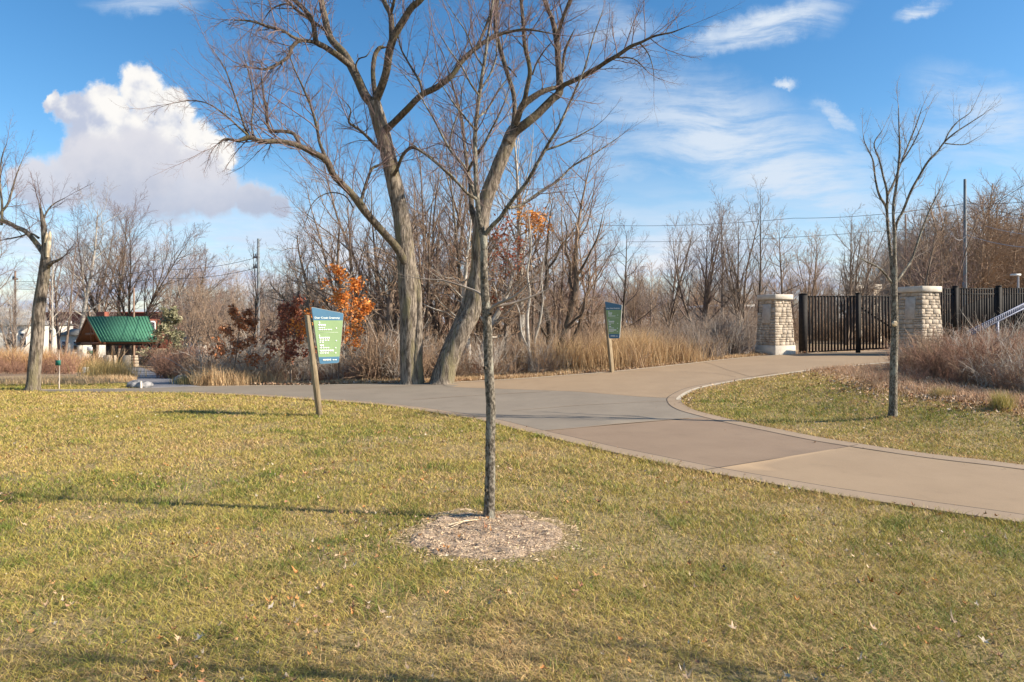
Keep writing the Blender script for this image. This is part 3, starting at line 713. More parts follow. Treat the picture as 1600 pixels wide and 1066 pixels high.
def big_trees():
    rg = random.Random(5)
    Y = gp(643, 600)[1]
    root = empty('maple_tree', gp(643, 600), 0, 'large bare tree with straight furrowed trunk and long arching left limb', 'tree', 'two big bare trees behind the path')
    inv = np.array(root.location)
    T, C, Lb = Tubes(), Tubes(), Tubes()
    KT, KL = .88, .82
    trunk = [(643, 603, 47), (643, 590, 40), (641, 560, 36), (640, 500, 34), (638, 440, 35), (634, 400, 33), (629, 350, 29), (621, 310, 28), (611, 262, 27), (602, 225, 26), (594, 195, 27), (588, 175, 26), (584, 160, 24)]
    stub = [(627, 404, 20), (640, 398, 10)]
    L = {
     'L1': [(585, 165, 18, 0), (571, 150, 18, .1), (559, 124, 17, .3), (550, 106, 17, .5), (538, 84, 15, .7), (516, 59, 14, .9), (507, 25, 13, 1), (502, 0, 12, 1.2), (494, -60, 10, 1.4), (486, -140, 5, 1.4)],
     'L1b': [(549, 104, 12, .5), (528, 87, 12, .2), (507, 73, 11, 0), (494, 65, 10, -.3), (490, 40, 9, -.4), (482, 22, 8, -.5), (460, 0, 7, -.5), (430, -35, 4, -.6)],
     'L1c': [(500, 68, 8, -.1), (480, 64, 7, -.5), (467, 64, 8, -.7), (456, 74, 7, -.8), (451, 88, 6, -.9), (436, 99, 6, -1), (417, 108, 5, -1.1), (402, 107, 3, -1.2)],
     'L1d': [(467, 62, 6, -.7), (456, 57, 5, -.9), (442, 48, 5, -1), (417, 41, 5, -1.1), (400, 35, 4, -1.3), (383, 32, 3, -1.4), (361, 31, 1.5, -1.5)],
     'L1e': [(507, 46, 6, 1), (485, 31, 6, 1.1), (463, 15, 6, 1.2), (444, -5, 5, 1.3), (420, -30, 3, 1.3)],
     'L1f': [(463, 12, 4, 1), (446, 6, 4, 1), (425, 14, 3, 1), (414, 28, 2, 1.1)],
     'R1': [(583, 165, 17, 0), (592, 146, 16, -.1), (603, 114, 15, -.3), (609, 77, 15, -.5), (618, 53, 14, -.6), (631, 31, 13, -.7), (643, 12, 12, -.8), (660, -4, 11, -.9), (690, -50, 9, -1), (705, -130, 5, -1)],
     'R1b': [(612, 62, 11, -.5), (612, 42, 11, -.4), (610, 22, 10, -.3), (601, 4, 9, -.2), (590, -30, 7, -.1), (575, -110, 4, 0)],
     'R1c': [(610, 22, 7, -.3), (616, 0, 6, -.6), (625, -50, 4, -.8)],
     'stub': [(590, 158, 12, .1), (585, 140, 10, .1), (583, 120, 9, .2), (583, 105, 9, .3), (586, 86, 9, .4), (593, 75, 8, .4), (600, 74, 5, .4)],
     'stub2': [(560, 116, 4, .3), (556, 103, 3.5, .2), (561, 92, 3, .1), (572, 88, 2.5, 0), (578, 80, 1.5, 0)],
     'R2': [(597, 207, 18, 0), (606, 200, 14, -.2), (615, 192, 12.5, -.4), (637, 170, 12, -.8), (658, 149, 11, -1), (683, 136, 11, -1.2), (706, 118, 9.5, -1.3), (724, 93, 9, -1.3), (749, 71, 8, -1.3), (774, 56, 7, -1.3), (795, 50, 5, -1.3), (823, 46, 4, -1.4), (860, 52, 2, -1.5)],
     'R2b': [(661, 147, 5.5, -1), (656, 128, 5, -.8), (646, 111, 4, -.7), (637, 96, 3.5, -.6), (627, 77, 3, -.6), (622, 55, 2, -.6)],
     'R2c': [(745, 74, 5, -1.3), (758, 45, 5, -1.1), (768, 15, 4.5, -1), (776, -20, 3.5, -1), (785, -80, 2, -1)],
     'LL': [(640, 432, 15, 0), (630, 405, 15, -.2), (619, 386, 15, -.3), (597, 361, 14, -.6), (574, 335, 14, -.9), (563, 320, 15, -1), (547, 300, 12, -1.2), (522, 275, 11.5, -1.5), (510, 251, 11.5, -1.7), (488, 238, 9.5, -1.9), (464, 227, 9, -2.1), (436, 221, 8.5, -2.3), (408, 221, 8, -2.5), (389, 215, 8, -2.6), (371, 220, 5, -2.7), (352, 217, 3, -2.8), (340, 225, 1.5, -2.9)],
     'LLb': [(470, 229, 6.5, -2), (464, 217, 6, -2), (457, 208, 6, -2), (440, 205, 6, -2.1), (423, 204, 6, -2.1), (417, 188, 5, -2.2), (416, 170, 4, -2.2), (412, 150, 3, -2.2), (408, 120, 2, -2.2)],
     'LLc': [(511, 251, 7, -1.7), (500, 225, 5.5, -1.6), (496, 205, 5, -1.6), (488, 173, 4.5, -1.5), (473, 136, 3.5, -1.5), (460, 108, 2.5, -1.5), (450, 80, 1.5, -1.5)],
     'LLd': [(389, 215, 5, -2.6), (381, 195, 3.5, -2.6), (374, 173, 3, -2.5), (361, 133, 2.5, -2.5), (350, 105, 2, -2.4), (330, 75, 1.2, -2.4)],
     'LLe': [(388, 212, 4, -2.6), (370, 196, 3, -2.8), (352, 180, 2.5, -2.9), (327, 163, 2, -3), (300, 157, 1.5, -3.1), (272, 161, 1, -3.2)],
     'LLf': [(395, 214, 3.5, -2.5), (393, 190, 3, -2.4), (396, 160, 2.4, -2.3), (390, 120, 1.8, -2.2), (380, 85, 1.2, -2.2)],
     'LLg': [(563, 320, 6, -1), (568, 300, 5.5, -.8), (575, 278, 5, -.6), (583, 262, 4.5, -.5), (600, 255, 2, -.4)],
     'LLh': [(552, 325, 2.5, -1), (540, 307, 2.2, -1.1), (520, 301, 2, -1.3), (500, 307, 1.8, -1.4), (486, 322, 1.5, -1.5), (478, 345, 1.2, -1.5), (472, 360, .8, -1.5)],
     'S1': [(602, 238, 8, 0), (588, 228, 6.5, -.1), (573, 213, 5.5, -.3), (563, 204, 5, -.5), (553, 197, 5, -.6), (545, 190, 4, -.8), (548, 172, 2.5, -.9), (540, 160, 1.5, -1)],
     'S2': [(611, 282, 8, 0), (616, 272, 7.5, -.2), (621, 263, 7, -.4), (628, 245, 6.5, -.6), (637, 234, 6, -.7), (648, 231, 6, -.8), (671, 245, 5.5, -1), (690, 262, 4.5, -1.2), (708, 280, 3, -1.3), (720, 292, 2, -1.3)],
    }
    TP, tr = limb(trunk, Y); tr = tr * KT; T.add(TP - inv, tr, 22)
    TP2, tr2 = limb([(652, 606, 26, -.12), (652, 560, 20, -.1), (654, 500, 15, -.05), (652, 440, 12, 0), (640, 400, 10, 0)], Y); tr2 = tr2 * .85; T.add(TP2 - inv, tr2, 12)
    for k, v in L.items():
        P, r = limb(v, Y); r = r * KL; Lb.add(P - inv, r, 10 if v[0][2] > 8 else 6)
        if k.startswith('stub'):
            dress(C, P - inv, r, .6, (.2, .5), rg, t0=.5); continue
        st = {'LL': .14, 'R2': .15, 'L1': .20, 'R1': .20}.get(k, .115)
        big = v[0][2] > 8
        dress(C, P - inv, r, st, (.6, 2.5) if big else (.5, 1.9), rg, t0=.35 if big else .2, up=.6 if k[0] != 'S' else .3)
    # drooping whips at the outer left
    DR = dict(TW); DR['trop'] = [-.10, -.06, -.04, -.03]
    for k in ('LLe', 'LL', 'L1c', 'L1d'):
        P, r = limb(L[k][-6:], Y); dress(C, P - inv, r, .16, (.5, 1.2), rg, P_=DR, t0=.1, up=-.1)
    # small shoots on the bole
    dress(C, TP[25:] - inv, tr[25:] * .1, .5, (.3, .8), rg, t0=0)
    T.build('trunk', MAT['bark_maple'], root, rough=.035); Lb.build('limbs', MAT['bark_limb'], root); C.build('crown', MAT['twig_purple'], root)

    Y2 = gp(693, 600)[1]; root = empty('maple_tree', gp(690, 600), 0, 'large bare tree with pale trunk leaning right', 'tree', 'two big bare trees behind the path')
    inv = np.array(root.location); T, C, Lb = Tubes(), Tubes(), Tubes()
    t2 = [(690, 604, 50, 0), (693, 592, 41, 0), (700, 565, 37, 0), (711, 540, 35, 0), (724, 513, 34, 0), (737, 488, 33, .1), (744, 460, 30, .1), (748, 425, 30, .2), (749, 385, 30, .2), (752, 350, 29, .2), (757, 318, 27, .2), (774, 272, 26, .2), (789, 236, 25, .2), (797, 215, 24, .2), (803, 200, 20, .2)]
    L = {
     'A': [(799, 212, 14, .2), (803, 190, 10, .4), (804, 167, 9, .5), (802, 145, 9, .6), (795, 122, 9, .6), (789, 102, 9, .7), (780, 71, 9, .8), (774, 40, 9, .8), (777, 0, 8, .9), (783, -50, 6, 1), (790, -130, 3, 1)],
     'B': [(806, 195, 13, 0), (813, 172, 12, -.2), (820, 155, 9.5, -.3), (823, 139, 9, -.4), (828, 114, 8.5, -.5), (825, 92, 8, -.5), (820, 71, 7.5, -.5), (817, 31, 7, -.6), (814, 0, 6, -.6), (808, -60, 4, -.6)],
     'B2': [(812, 172, 13, -.2), (822, 160, 13, -.2), (836, 150, 12, -.2), (850, 142, 10, -.2), (868, 137, 8, -.1)],
     'Bx': [(832, 117, 3.5, -.5), (838, 100, 3, -.5), (850, 80, 2.5, -.6), (862, 66, 1.5, -.7)],
     'C': [(793, 222, 20, .1), (803, 208, 18, .1), (823, 192, 17, 0), (838, 180, 16, 0), (851, 167, 15.5, 0), (864, 154, 15, 0), (874, 144, 15, 0), (874, 118, 13, .1), (872, 95, 11.5, .2), (871, 77, 11, .2), (868, 52, 11, .3), (862, 28, 9, .3), (852, 4, 8, .4), (842, -40, 5, .5), (836, -110, 3, .5)],
     'Cb': [(870, 60, 8, .2), (878, 33, 8, 0), (886, 12, 7.5, -.1), (893, -8, 7, -.2), (905, -60, 4, -.3)],
     'D': [(870, 148, 12, 0), (880, 134, 9, -.1), (892, 128, 9, -.3), (907, 121, 8.5, -.4), (922, 112, 8.5, -.6), (935, 105, 8, -.7), (950, 95, 7.5, -.9), (966, 86, 7, -1), (985, 73, 6.5, -1.1), (1002, 66, 5, -1.2), (1021, 57, 4, -1.3), (1038, 53, 3, -1.4), (1052, 50, 2.5, -1.5), (1077, 40, 1, -1.6)],
     'Db': [(1000, 68, 3.5, -1.2), (1012, 82, 2, -1.2), (1020, 105, 1.5, -1.2), (1022, 130, .8, -1.2)],
     'Dc': [(960, 90, 3.5, -.8), (990, 92, 2.5, -.8), (1010, 110, 1.5, -.8)],
     'E': [(879, 112, 5, 0), (881, 90, 6, 0), (884, 76, 5.5, -.1), (891, 60, 4, -.2), (898, 45, 1, -.3)],
     'Ex': [(807, 120, 3, .3), (795, 106, 3, .4), (788, 104, 2.5, .5)],
     'F': [(752, 372, 16, .3), (741, 340, 13, .4), (737, 325, 11, .5), (735, 290, 9, .8), (727, 240, 7, 1), (722, 190, 6, 1.3), (712, 150, 4.5, 1.4), (700, 110, 3, 1.5)],
    }
    P, r = limb(t2, Y2); T.add(P - inv, r * .84, 22)
    P, r = limb([(678, 604, 20, .2), (693, 560, 17, .2), (712, 515, 17, .2), (730, 470, 14, .2), (742, 420, 12, .2)], Y2); T.add(P - inv, r, 12)
    for k, v in L.items():
        P, r = limb(v, Y2); r = r * KL; Lb.add(P - inv, r, 10 if v[0][2] > 8 else 6)
        big = v[0][2] > 8
        if k in 'E': continue
        dress(C, P - inv, r, .15 if big else .12, (.6, 2.2) if big else (.5, 1.7), rg, t0=.35 if big else .15)
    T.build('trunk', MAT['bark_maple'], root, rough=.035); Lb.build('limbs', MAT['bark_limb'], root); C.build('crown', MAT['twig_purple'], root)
big_trees()

def saplings():
    rg = random.Random(9)
    STW = dict(TW); STW['n'] = [6, 4, 2]; STW['wob'] = [.07, .10, .12, .15]; STW['rr'] = [.6, .65, .7]
    b = gp(764, 812); Y = b[1]
    root = empty('young_tree', b, 0, 'slender bare young tree with speckled bark in the foreground mulch ring', 'tree'); T, C = Tubes(), Tubes()
    tr = [(763, 816, 25), (764, 806, 21), (765, 780, 18.5), (766, 740, 17.5), (766, 690, 17), (767, 640, 16.5), (765, 600, 16.5), (763, 560, 16), (762, 520, 15.5), (760, 485, 15.5), (757, 450, 14), (756, 415, 13), (756, 380, 12.5), (753, 362, 12), (748, 335, 9), (745, 300, 8.5), (743, 260, 8), (742, 220, 7.5), (744, 190, 7), (748, 155, 6.5), (753, 120, 6), (757, 95, 5.5), (762, 60, 4.5), (768, 20, 4), (773, -20, 3), (778, -70, 2)]
    L = {
     'a': [(757, 368, 7.5), (770, 352, 7, -.05), (782, 340, 6.5, -.1), (792, 325, 6.5, -.15), (806, 306, 6, -.2), (823, 285, 5.5, -.25), (837, 260, 5, -.3), (851, 235, 5, -.3), (862, 216, 4.5, -.35), (873, 198, 4, -.4), (885, 172, 3.5, -.4), (897, 145, 3, -.45), (913, 108, 2.5, -.5), (928, 56, 1.8, -.5), (941, 19, 1, -.5)],
     'a2': [(795, 325, 5.5, -.15), (815, 320, 4.5, -.05), (848, 297, 4, 0), (870, 284, 3.5, .05), (891, 263, 3, .1), (910, 250, 2.6, .1), (932, 238, 2.2, .15), (969, 213, 1, .2)],
     'a3': [(851, 235, 3.5, -.3), (880, 225, 2.8, -.3), (905, 212, 2.2, -.3), (930, 198, 1.2, -.3)],
     'b': [(747, 318, 6, 0), (737, 290, 5.5, .1), (727, 263, 5, .2), (714, 247, 4.5, .2), (702, 232, 4, .3), (690, 210, 3.5, .3), (681, 192, 3, .35), (667, 168, 2.5, .4), (650, 140, 2, .4), (625, 110, 1, .4)],
     'b2': [(730, 272, 4.5, .2), (737, 255, 4, .1), (755, 228, 3.6, 0), (767, 204, 3.2, -.05), (778, 183, 2.8, -.1), (790, 155, 2, -.1), (800, 120, 1, -.1)],
     'b3': [(702, 232, 3, .3), (706, 205, 2.6, .2), (718, 170, 2, .2), (722, 140, 1.5, .2), (733, 100, 1, .2)],
     'c': [(746, 312, 5, 0), (728, 300, 4.2, -.1), (706, 275, 3.6, -.2), (690, 262, 3.2, -.3), (668, 244, 2.6, -.3), (645, 226, 1.5, -.3)],
     'd': [(753, 137, 3.5, 0), (765, 118, 3, .1), (775, 90, 2.5, .1), (776, 60, 2, .1)],
     'd2': [(749, 150, 3.5, 0), (735, 130, 3, -.1), (722, 105, 2.4, -.1), (702, 78, 1.8, -.2), (685, 50, 1, -.2)],
     'd3': [(745, 185, 3.5, 0), (762, 170, 3, .1), (780, 140, 2.5, .1), (797, 118, 1.6, .1)],
     'd4': [(755, 105, 3, 0), (740, 80, 2.5, 0), (728, 50, 2, 0), (708, 20, 1.2, 0), (690, -10, 1, 0)],
     'd5': [(744, 205, 3.5, 0), (728, 185, 3, -.1), (708, 160, 2.4, -.1), (690, 132, 1.4, -.1)],
    }
    LP = {'e': [(762, 492, 6, 0), (770, 480, 5, -.05), (785, 472, 4.5, -.1), (803, 464, 3.6, -.15), (822, 447, 2.2, -.2)],
          'e2': [(775, 478, 4.5, -.05), (800, 474, 4, 0), (825, 466, 3.4, 0), (850, 455, 1.6, 0)],
          'f': [(758, 468, 5, 0), (750, 459, 4, .05), (738, 453, 3.6, .1), (715, 445, 3, .15), (690, 438, 2.4, .2), (660, 436, 1.5, .2), (640, 432, 1, .2)]}
    P, r = limb(tr, Y); r = r * .90 * (1 + .04 * np.sin(np.arange(len(r)) * 2.1) * (np.arange(len(r)) < 50)); T.add(P - b, r, 16)
    for k in (12, 33, 44, 52): T.add([P[k] - b, P[k] - b + np.array((-.5 + (k % 3) * .5, -.6, .1)) * .1 * .7], [r[k] * .7, .012], 8)     # pruned knots
    for k, v in L.items():
        P, r = limb(v, Y); T.add(P - b, r, 6); dress(C, P - b, r, .062, (.12, .5), rg, P_=STW, t0=.12, rmax=.0042, rmin=.0016, up=.7)
    P, r = limb(tr[14:], Y); dress(C, P - b, r, .085, (.2, .8), rg, P_=STW, t0=.05, rmax=.006, rmin=.002, up=.6)
    PT = Tubes()
    for k, v in LP.items():
        P, r = limb(v, Y); PT.add(P - b, r, 6); dress(PT, P - b, r, .10, (.12, .45), rg, P_=STW, t0=.3, rmax=.003, rmin=.0014, up=.1)
    T.build('trunk', MAT['bark_sapling'], root); C.build('crown', MAT['twig_purple'], root); PT.build('low_branch', MAT['twig_grey'], root)

    b = gp(1395, 651); Y = b[1]
    root = empty('young_tree', b, 0, 'slender bare young tree with forked top on the grass island', 'tree'); T, C = Tubes(), Tubes()
    tr = [(1395, 654, 17), (1395.5, 640, 12.5), (1396, 600, 11.5), (1397, 560, 11), (1398, 520, 10.5), (1398, 480, 10), (1397, 445, 9.5), (1398, 420, 8), (1397, 400, 6)]
    L = {'a': [(1396, 440, 7), (1392, 400, 5.5, .05), (1387, 350, 5, .1), (1385, 325, 4.5, .1), (1374, 305, 4, .1), (1368, 280, 3.2, .15), (1364, 250, 2.6, .15), (1352, 225, 1.8, .2), (1349, 212, 1, .2)],
         'a2': [(1386, 330, 4.5, .1), (1386, 300, 4, 0), (1380, 275, 3.4, 0), (1374, 250, 2.8, 0), (1366, 225, 2, 0), (1378, 205, 1, 0)],
         'b': [(1398, 420, 5), (1398, 370, 4.6, -.1), (1396, 325, 4.2, -.1), (1402, 280, 3.6, -.15), (1406, 235, 3, -.15), (1405, 205, 2, -.2), (1404, 165, 1, -.2)],
         'b2': [(1387, 305, 4, 0), (1397, 285, 3.6, .1), (1408, 255, 3, .15), (1422, 220, 2.6, .2), (1432, 195, 2, .2), (1441, 168, 1, .2)],
         'b3': [(1404, 260, 3, -.1), (1418, 240, 2.4, -.1), (1432, 215, 2, -.1), (1445, 185, 1, -.1)],
         'c': [(1397, 380, 5, 0), (1401, 350, 4.4, -.1), (1411, 330, 4.2, -.1), (1423, 300, 4, -.2), (1435, 278, 3.6, -.2), (1450, 253, 3.4, -.3), (1465, 237, 3, -.3), (1476, 222, 2.6, -.3), (1492, 208, 2.2, -.4), (1510, 196, 1.8, -.4), (1538, 178, 1, -.4)],
         'c2': [(1475, 224, 2.4, -.3), (1484, 205, 2, -.3), (1497, 190, 1.6, -.3), (1515, 177, 1.2, -.3), (1522, 165, .8, -.3)],
         'c3': [(1477, 224, 2, -.3), (1495, 226, 1.6, -.3), (1510, 225, 1.4, -.3), (1528, 215, .8, -.3)],
         'd': [(1398, 445, 5, 0), (1412, 425, 4.2, .1), (1425, 405, 4, .2), (1437, 370, 3.6, .25), (1450, 335, 3, .3), (1462, 310, 2.4, .35), (1472, 290, 1.2, .4)],
         'e': [(1396, 445, 4, 0), (1375, 420, 3, -.1), (1352, 408, 2, -.2), (1340, 400, 1, -.2)]}
    P, r = limb(tr, Y); T.add(P - b, r, 12)
    for k, v in L.items():
        P, r = limb(v, Y); T.add(P - b, r, 6); dress(C, P - b, r, .14, (.15, .75), rg, P_=STW, t0=.2, rmax=.006, rmin=.003, up=.8)
    T.build('trunk', MAT['bark_sapling'], root); C.build('crown', MAT['twig_grey'], root)
    bx = Boxes()
    # a pale pruning scar
    p = at(1398, 506, Y - .06) - b; K = Tubes(); K.add([p, p + (0.0, -.03, 0)], [.045, .03], 8); K.add([p + (0.0, -.03, 0), p + (0, -.031, 0)], [.03, .001], 8); K.build('pruning_scar', MAT['splinter_wood'], root)

    # broken tree far left
    b = gp(50, 611); Y = b[1]
    root = empty('broken_tree', b, 0, 'bare tree with snapped pale splintered top beside the shelter lane', 'tree'); T, C, Wd = Tubes(), Tubes(), Tubes()
    tr = [(50, 614, 25), (52, 600, 20), (54, 570, 18.5), (58, 530, 18), (60, 490, 18), (63, 465, 17), (67, 440, 16.5), (70, 415, 15), (71, 395, 12), (71, 372, 10)]
    L = {'a': [(70, 400, 9), (64, 390, 8.5, .1), (55, 378, 8, .2), (40, 362, 7.5, .2), (25, 355, 7, .3), (10, 347, 6.5, .3), (-20, 338, 6, .3), (-60, 300, 4, .3)],
         'b': [(70, 385, 9, 0), (68, 355, 8, 0), (65, 335, 5.5, 0), (61, 318, 2, 0)],
         'c': [(74, 418, 7, 0), (80, 411, 6.5, -.1), (88, 408, 4.5, -.1), (97, 403, 2.5, -.2)],
         'd': [(60, 372, 4, .1), (48, 365, 3, .2), (30, 370, 2.5, .3), (10, 374, 2, .3)],
         'e': [(2, 352, 4, .3), (3, 320, 3.5, .3), (0, 290, 3, .3), (2, 250, 2, .3), (10, 225, 1, .3)],
         'g': [(-10, 342, 4, .3), (10, 322, 3.5, .3), (18, 300, 3, .3), (25, 275, 2, .3), (35, 250, 1, .3)],
         'f': [(66, 345, 3, 0), (75, 328, 2.5, 0), (85, 318, 2, .1), (100, 310, 1, .1)]}
    P, r = limb(tr, Y); T.add(P - b, r, 16)
    for k, v in L.items():
        P, r = limb(v, Y); T.add(P - b, r, 8); dress(C, P - b, r, .16, (.4, 1.3), rg, t0=.25 if k != 'c' else .9, rmax=.012, up=.7)
    P, r = limb([(74, 402, 5, -.10), (75.5, 385, 7, -.09), (77, 372, 6, -.04), (78, 362, 2.5, -.02)], Y); Wd.add(P - b, r, 8)
    P, r = limb([(71, 380, 4, -.07), (72, 370, 4, -.07), (73, 362, 1, -.05)], Y); Wd.add(P - b, r, 6)
    T.build('trunk', MAT['bark_maple'], root); C.build('crown', MAT['twig_purple'], root); Wd.build('splintered_wood', MAT['splinter_wood'], root)
saplings()
def crooked_trees():
    rg = random.Random(31); K = dict(TW); K['wob'] = [.16, .2, .22, .24]; K['trop'] = [.03, .0, -.03, -.05]; K['n'] = [8, 6, 3]
    A = {'m': [(866, 592, 14), (869, 575, 12), (874, 550, 11), (881, 522, 10), (888, 500, 9.5), (895, 470, 9), (901, 440, 8.5), (899, 420, 7.5), (900, 402, 7), (901, 384, 5)],
         'a': [(897, 462, 6), (890, 440, 5, .1), (892, 415, 4, .2), (884, 390, 3, .2), (886, 360, 2, .3), (880, 335, 1.2, .3)],
         'b': [(901, 432, 5), (912, 415, 4, -.1), (922, 395, 3, -.2), (934, 370, 2.4, -.2), (941, 340, 1.2, -.3)],
         'c': [(883, 515, 5), (898, 500, 4, -.2), (910, 490, 3.4, -.3), (914, 470, 2, -.4)],
         'd': [(872, 560, 7, .2), (884, 545, 6.5, .1), (896, 528, 6, 0), (905, 508, 5.5, 0), (910, 485, 4.5, 0), (918, 460, 3, .1), (921, 430, 2, .1)],
         'e': [(878, 548, 4, -.2), (892, 545, 3.4, -.3), (905, 538, 2.4, -.4), (918, 539, 1.2, -.4)]}
    B = {'m': [(851, 592, 11), (852, 570, 10), (857, 540, 9), (858, 510, 8.5), (852, 485, 8), (845, 470, 7), (852, 450, 7), (855, 425, 6.5), (853, 405, 5.5), (856, 380, 4), (858, 350, 2.5), (864, 310, 1)],
         'a': [(847, 473, 6), (835, 462, 5, .1), (830, 450, 4, .2), (818, 440, 3, .3), (812, 415, 2, .3)],
         'b': [(855, 420, 4.5), (868, 405, 3.6, -.1), (876, 385, 3, -.2), (890, 368, 2, -.2), (905, 345, 1, -.2)],
         'c': [(857, 530, 4), (845, 510, 3.4, -.2), (843, 485, 2.4, -.2), (838, 465, 1.2, -.2)]}
    C_ = {'m': [(828, 590, 6.5), (827, 560, 6), (825, 525, 5.5), (824, 495, 5), (828, 460, 4), (824, 425, 3), (830, 385, 2.4), (826, 340, 1.5)],
          'a': [(835, 590, 6, .1), (836, 560, 5.5, .1), (836, 530, 4.5, .1), (843, 505, 4, .1), (848, 470, 3, .1), (846, 430, 2, .1), (852, 395, 1, .1)],
          'b': [(826, 545, 3), (815, 520, 2.6, -.1), (812, 490, 2, -.1), (803, 465, 1.2, -.1)]}
    for D, Y, lab, bk, tw, st in ((A, 20.3, 'dark crooked bare tree leaning right with broken top, nearer the far sign', 'bark_dark', 'twig_brown', .16), (B, 20.9, 'dark crooked bare tree left of the leaning broken-topped one', 'bark_dark', 'twig_brown', .17),
                                  (C_, 19.7, 'pair of thin pale stems rising below the orange leaf tuft', 'bark_pale', 'twig_grey', .2)):
        p = D['m'][0]; x = (p[0] - CX) / F * Y; b = np.array([x, Y, tz(x, Y)]); root = empty('bare_tree', b, 0, lab, 'tree', 'bare trees along the woodland edge'); T, C = Tubes(), Tubes()
        for k, v in D.items():
            P, r = limb(v, Y); T.add(P - b, r, 9); dress(C, P - b, r, st, (.4, 1.5), rg, P_=K, t0=.35 if k == 'm' else .15, rmax=.012, up=.35)
        T.build('trunk', MAT[bk], root); C.build('crown', MAT[tw], root)
crooked_trees()

# a young tree just right of the viewer: only its shadow reaches the picture
tree('thin', 41, 5.0, (3.9, 2.35, tz(3.9, 2.35)), 'slender bare young tree at the near right, seen only by its shadow', 'tree', name='young_tree', bark='bark_sapling', twig='twig_grey')

# --- leaf-holding young oaks
def leaf_tree(px, py, Y, H, label, cols, n, size, name='oak_sapling', shape=None, bark='bark_brown', zoff=0, seedling=1, cat='tree', spread=.36, group=None):
    rg = random.Random(seedling); x = (px - CX) / F * Y; base = np.array([x, Y, tz(x, Y)])
    root = empty(name, base, 0, label, cat, group); T, C = Tubes(), Tubes()
    P = dict(seg=[7, 5, 4, 3], wob=[.04, .12, .16, .2], trop=[.03, .04, .02, 0], taper=[.2, .3, .4, .5], sides=[6, 4, 3, 3], t0=[.22, .2, .1], n=[16, 6, 4], ang=[62, 40, 40], ratio=[spread, .45, .5], rr=[.42, .6, .6])
    grow([T, C, C, C], np.zeros(3), np.array((.02, 0, 1.)), H, H * .013, 0, P, rg)
    T.build('trunk', MAT[bark], root); C.build('branches', MAT['twig_brown'], root)
    tips = np.concatenate([q[0][1:] for q in C.items]); tips = tips[tips[:, 2] > H * zoff]
    w = fbm(tips[:, 0] * 2.5 / H * 4 + 50 + seedling, tips[:, 2] * 2.5 / H * 4 + tips[:, 1] * 3, 2); tips = tips[w > (.47 if 'orange leaves behind' in label else .36)]
    if shape is not None: tips = tips[shape(tips / H)]
    k = rs.randint(0, len(tips), n); Pp = tips[k] + rs.randn(n, 3) * H * .026
    a = rs.randn(n, 3); a /= np.linalg.norm(a, axis=1, keepdims=True); bb = np.cross(a, rs.randn(n, 3)); bb /= np.linalg.norm(bb, axis=1, keepdims=True)
    s = size * (.6 + .8 * rs.rand(n))[:, None]; cc = np.cross(a, bb) * s * .18
    V = np.stack([Pp - a * s * .55, Pp - bb * s * .28 + cc, Pp + a * s * .55, Pp + bb * s * .28 + cc], 1).reshape(-1, 3)
    o = quads('dead_leaves' if name != 'pale_leafed_tree' else 'foliage', V, np.arange(4 * n).reshape(-1, 4), MAT['leafy'], root, attr=np.repeat(tints(n, cols, .3), 4, 0))
    return root
ORG = [(.62, .20, .035), (.70, .27, .06), (.50, .15, .03), (.74, .34, .10)]
leaf_tree(529, 600, 19.0, 2.85, 'young oak holding bright orange leaves behind the left sign', ORG, 2000, .085, seedling=4, zoff=.26, spread=.52, group='young oaks holding dead leaves')
leaf_tree(364, 605, 18.5, 2.0, 'young oak with orange-brown leaves, leftmost of three', [(.56, .21, .08), (.46, .19, .09), (.36, .17, .10), (.46, .26, .15)], 1600, .09, seedling=8, zoff=.08, spread=.42, group='young oaks holding dead leaves')
leaf_tree(455, 605, 18.7, 2.15, 'young oak with dark maroon leaves between two orange ones', [(.34, .12, .075), (.27, .11, .08), (.42, .18, .10)], 1900, .09, seedling=12, zoff=.06, spread=.40, group='young oaks holding dead leaves')
leaf_tree(832, 598, 21.5, 4.75, 'slim young oak with a tuft of orange leaves near its top', [(.62, .24, .05), (.66, .30, .08)], 420, .10, seedling=15, zoff=.84, group='young oaks holding dead leaves')
leaf_tree(790, 600, 20.8, 4.0, 'slim young oak with scattered red leaves left of the dark crooked trees', [(.34, .10, .05), (.27, .09, .05)], 420, .10, seedling=19, zoff=.35, group='young oaks holding dead leaves', shape=lambda q: (q[:, 0] < .12))
leaf_tree(260, 592, 38, 3.3, 'small tree with pale yellow-green leaves right of the shelter', [(.33, .31, .18), (.42, .38, .24), (.26, .25, .14)], 1900, .16, name='pale_leafed_tree', seedling=23, zoff=.32)

# --- trees one can tell apart, by the photo
def put(px, Y, H, kind, seed, label, group='bare trees along the woodland edge', **k):
    x = (px - CX) / F * Y; return tree(kind, seed, H, (x, Y, tz(x, Y)), label, group=group, **k)
WE = 'bare trees along the woodland edge'
# left distance
put(123, 75, 17.5, 'round', 3, 'white-barked bare tree behind the left end of the shelter', name='sycamore_tree', bark='bark_pale', twig='twig_grey', group='bare trees by the shelter')
put(176, 78, 17.0, 'fan', 5, 'tall dark multi-stemmed bare tree directly behind the shelter', bark='bark_dark', twig='twig_purple', group='bare trees by the shelter', sc=.95)
put(206, 76, 15.2, 'fan', 6, 'bare tree with wide fan of stems leaning right over the shelter roof', bark='bark_dark', twig='twig_brown', group='bare trees by the shelter', lean=(0, .18))
put(150, 84, 18.5, 'vase', 2, 'tall hazy bare tree far behind the shelter', bark='bark_brown', twig='twig_purple', group='bare trees by the shelter')
put(78, 60, 12, 'thin', 1, 'thin pale bare tree just right of the broken tree', bark='bark_pale', twig='twig_purple', group='bare trees by the shelter')
put(95, 70, 15, 'vase', 4, 'bare tree between the broken tree and the white-barked tree', twig='twig_purple', group='bare trees by the shelter')
